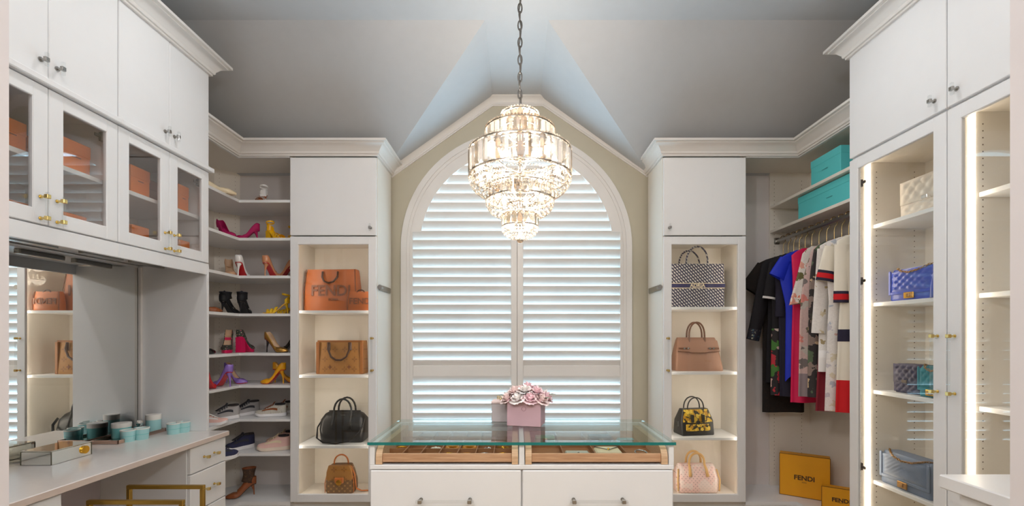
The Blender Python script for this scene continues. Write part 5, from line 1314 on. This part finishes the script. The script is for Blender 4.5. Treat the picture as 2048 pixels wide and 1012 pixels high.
def garment(name, lab, cat, y, m, sh=.19, ztop=2.035, hem=.9, bust=.19, waist=.16, hemw=.2, th=.026, sleeve=None, folds=7, neck=.075, bands=(), slm=None, lower=None, hemwave=.0, ph=0.0, x=RODX, skew=0.0):
    """sleeve: (length, width at cuff, outward spread); lower: (z split, material); bands: (z, height, material)"""
    t = thing(name, lab, cat, (x, y, hem), 0, None)
    n = 44; zt = ztop - hem
    zs = [0, .03, .12, .24, .38, .5, .62, .74, .84, .91, .96, 1.0]
    def hw(z):            # z in metres below the shoulder top
        if z < .05: return neck + (sh - neck) * (z / .05) ** .7
        if z < .22: return sh + (bust - sh) * (z - .05) / .17
        if z < .42: return bust + (waist - bust) * (z - .22) / .20
        f = min(1.0, (z - .42) / max(.05, (ztop - hem - .42))); return waist + (hemw - waist) * f ** .8
    def ring(zl, k=1.0):
        zd = zt - zl; w = hw(zd); f = min(1.0, zd / max(.3, zt)); d = th * min(1.0, .35 + zd * 5)
        out_ = []
        for i in range(n):
            a = 2 * PI * i / n; c, s = math.cos(a), math.sin(a)
            fold = 1 + .55 * f * math.sin(folds * a + ph + 1.5 * math.sin(2 * a)) * (abs(s) ** .5)
            out_.append((w * k * (abs(c) ** .8) * (1 if c > 0 else -1) + skew * f, d * k * s * fold + .004 * math.sin(9 * w * c * 4 + ph) * f, zl + hemwave * math.sin(3 * a + ph) * (1 if zl < .02 else 0)))
        return out_
    levels = sorted(set([zt * (1 - q) for q in zs] + [zt - .02, zt - .05, zt - .2, zt - .4] + ([lower[0] - hem] if lower else [])))
    levels = [l for l in levels if 0 <= l <= zt]
    if lower:
        lo = [l for l in levels if l <= lower[0] - hem + 1e-6]; hi = [l for l in levels if l >= lower[0] - hem - 1e-6]
        MB().loft([ring(l) for l in lo], True, False).build('skirt', lower[1], t, False, True)
        MB().loft([ring(l) for l in hi], True, False).build('bodice', m, t, False, True)
    else:
        MB().loft([ring(l) for l in levels], True, False).build('body', m, t, False, True)
    MB().tube([(p[0] * .93, p[1] * .93, p[2]) for p in ring(zt)], .004, 6, True).build('neckline', slm or m, t, False, True)
    for (bz, bh, bm_) in bands:
        q = bz - hem; MB().loft([ring(q, 1.02), ring(q + bh / 2, 1.02), ring(q + bh, 1.02)], True, False).build('band', bm_, t, False, True)
    if sleeve:
        ln, cw, spread0 = sleeve[:3]
        for s in (-1, 1):
            spread = spread0 if s < 0 else min(spread0, .235 - (sh - .045) - cw)
            rings = []
            for k in range(7):
                f = k / 6.0; cx_ = s * (sh - .045 + spread * f); cz = zt - .075 - ln * f; r1 = .062 + (cw - .062) * f; ang = math.atan2(spread, ln)
                rings.append([(cx_ + s * r1 * math.cos(b) * math.cos(ang), .019 * math.sin(b) * (1 + .3 * math.sin(3 * b) * f), cz + r1 * math.cos(b) * math.sin(ang)) for b in [2 * PI * i / 16 for i in range(16)]])
            MB().loft(rings, True, False).build('sleeve', slm or m, t, False, True)
            if len(sleeve) > 3:
                for (f0, f1, bm_) in sleeve[3]:
                    def rg(f):
                        cx_ = s * (sh - .045 + spread * f); cz = zt - .075 - ln * f; r1 = (.062 + (cw - .062) * f) * 1.03; ang = math.atan2(spread, ln)
                        return [(cx_ + s * r1 * math.cos(b) * math.cos(ang), .0205 * math.sin(b) * (1 + .3 * math.sin(3 * b) * f), cz + r1 * math.cos(b) * math.sin(ang)) for b in [2 * PI * i / 16 for i in range(16)]]
                    MB().loft([rg(f0), rg(f1)], True, False).build('cuff_stripe', bm_, t, False, True)
    return t
def fab(name, c, rough=.8): return mat(name, rgb(*c), rough, var=.05, vscale=8, bmp=.2, bscale=700)
LACE = floral('black brown lace', (22, 16, 14), [(52, 34, 26), (34, 24, 20), (66, 44, 34)], 120, .42, .9)
FBLK = fab('black crepe', (24, 20, 26)); FNAV = fab('dark navy crepe', (30, 26, 46)); FBLU = fab('royal blue crepe', (14, 44, 196), .6); FMAG = fab('hot pink crepe', (222, 10, 84), .6)
FWHT = fab('white crepe', (240, 236, 234)); FCRM = fab('cream knit', (236, 228, 212)); FGRY = fab('mauve grey satin', (150, 134, 138), .5); FMAR = fab('maroon crepe', (128, 22, 40)); FRED = fab('scarlet crepe', (206, 16, 26))
FNVB = fab('navy stripe', (34, 28, 54)); FDEN = fab('embroidered blue', (60, 96, 126))
FLB = floral('black rose print', (24, 20, 26), [(226, 190, 180), (206, 40, 60), (70, 130, 50), (230, 210, 200)], 11, .74)
FLW = floral('peach rose print on white', (242, 234, 226), [(232, 130, 100), (110, 106, 60), (240, 170, 150), (150, 140, 90)], 15, .62)
FLG = floral('rose and grey print', (222, 190, 184), [(228, 140, 130), (130, 120, 118), (210, 200, 190), (120, 110, 90)], 13, .62)
FLD = floral('dark lily print', (44, 38, 40), [(220, 190, 150), (90, 110, 80), (150, 130, 120), (60, 60, 50)], 11, .70)
FLP = floral('pale blossom print', (240, 234, 230), [(222, 180, 170), (206, 200, 206), (226, 214, 190), (190, 196, 206)], 18, .52)
FEM = floral('cream scroll embroidery', (240, 234, 228), [(196, 176, 130), (220, 204, 170), (170, 150, 110)], 16, .42)
FBC = floral('embroidered cuff', (30, 34, 50), [(80, 130, 150), (190, 190, 160), (60, 90, 110)], 50, .5)
clothes = [
 ('dress', 'black lace dress hanging against the end panel, its hem lowest of the row', 3.670, dict(m=LACE, sh=.20, hem=.772, hemw=.17, waist=.165, sleeve=(.20, .085, .12), slm=LACE, folds=5)),
 ('dress', 'black dress with embroidered blue cuffs and white-edged sleeve', 3.600, dict(m=FBLK, sh=.20, hem=1.02, hemw=.18, sleeve=(.60, .05, .13, ((.86, 1.0, FBC),)), folds=6, ph=1)),
 ('dress', 'black rose-print dress with a pale pink hem panel', 3.530, dict(m=FBLK, sh=.18, hem=.93, hemw=.18, waist=.17, sleeve=(.28, .06, .05, ((.94, 1.0, FWHT),)), lower=(1.45, FLB), folds=6, ph=2)),
 ('dress', 'dark navy dress between the rose print and royal blue dresses', 3.460, dict(m=FNAV, sh=.165, hem=.93, hemw=.15, sleeve=(.42, .045, .02), folds=6, ph=.5)),
 ('dress', 'royal blue dress with short flared sleeves', 3.390, dict(m=FBLU, sh=.18, hem=1.08, hemw=.15, waist=.145, sleeve=(.13, .07, .075), folds=6, ph=1.4, hemwave=.03)),
 ('dress', 'hot pink sleeveless dress next to the royal blue dress', 3.315, dict(m=FMAG, sh=.15, hem=.905, hemw=.155, waist=.14, bust=.14, folds=6, ph=.3)),
 ('blouse', 'white peach-rose print blouse with a wide flared hem', 3.235, dict(m=FLW, sh=.12, hem=1.62, bust=.16, waist=.215, hemw=.235, folds=7, ph=2.2, neck=.06, hemwave=.006)),
 ('dress', 'rose and grey print dress with a mauve satin underskirt', 3.155, dict(m=FLG, sh=.11, hem=.97, bust=.16, waist=.185, hemw=.20, lower=(1.13, FGRY), folds=6, ph=.7, neck=.06)),
 ('dress', 'dark lily-print dress between two pale garments', 3.080, dict(m=FLD, sh=.14, hem=.975, bust=.165, waist=.175, hemw=.18, folds=6, ph=1.9)),
 ('dress', 'maroon dress showing only its long hem behind the white clothes', 3.010, dict(m=FMAR, sh=.15, hem=.893, bust=.13, waist=.13, hemw=.175, folds=6, ph=.2)),
 ('jacket', 'white jacket with cream scroll embroidery', 2.945, dict(m=FEM, sh=.19, hem=1.16, hemw=.20, waist=.19, sleeve=(.55, .055, .045), folds=5, ph=1.1, lower=(1.3, FWHT))),
 ('dress', 'white pale-blossom dress with red and navy striped sleeve', 2.880, dict(m=FLP, sh=.19, hem=.915, hemw=.20, waist=.175, sleeve=(.22, .07, .045, ((.70, .78, FNVB), (.78, .92, FRED), (.92, 1.0, FNVB))), slm=FCRM, folds=6, ph=2.7)),
 ('dress', 'cream knit dress with navy waist stripe and scarlet hem', 2.800, dict(m=FCRM, sh=.18, hem=.92, hemw=.19, waist=.16, sleeve=(.36, .055, .01, ((.80, .85, FNVB), (.85, .95, FRED), (.95, 1.0, FNVB))), folds=6, ph=.9, lower=(1.12, FRED), bands=((1.36, .075, FNVB),))),
]
HD = ['black lace dress', 'black cuffed dress', 'black rose-print dress', 'dark navy dress', 'royal blue dress', 'hot pink dress', 'peach-rose blouse', 'rose and grey dress', 'dark lily dress', 'maroon dress', 'white embroidered jacket', 'pale-blossom dress', 'cream knit dress']
for (nm, lab, y, kw), h in zip(clothes, HD):
    hanger(y, 'brass-hooked hanger carrying the ' + h, w=kw['sh'] * .72)
    garment(nm, lab, nm, y, **kw)
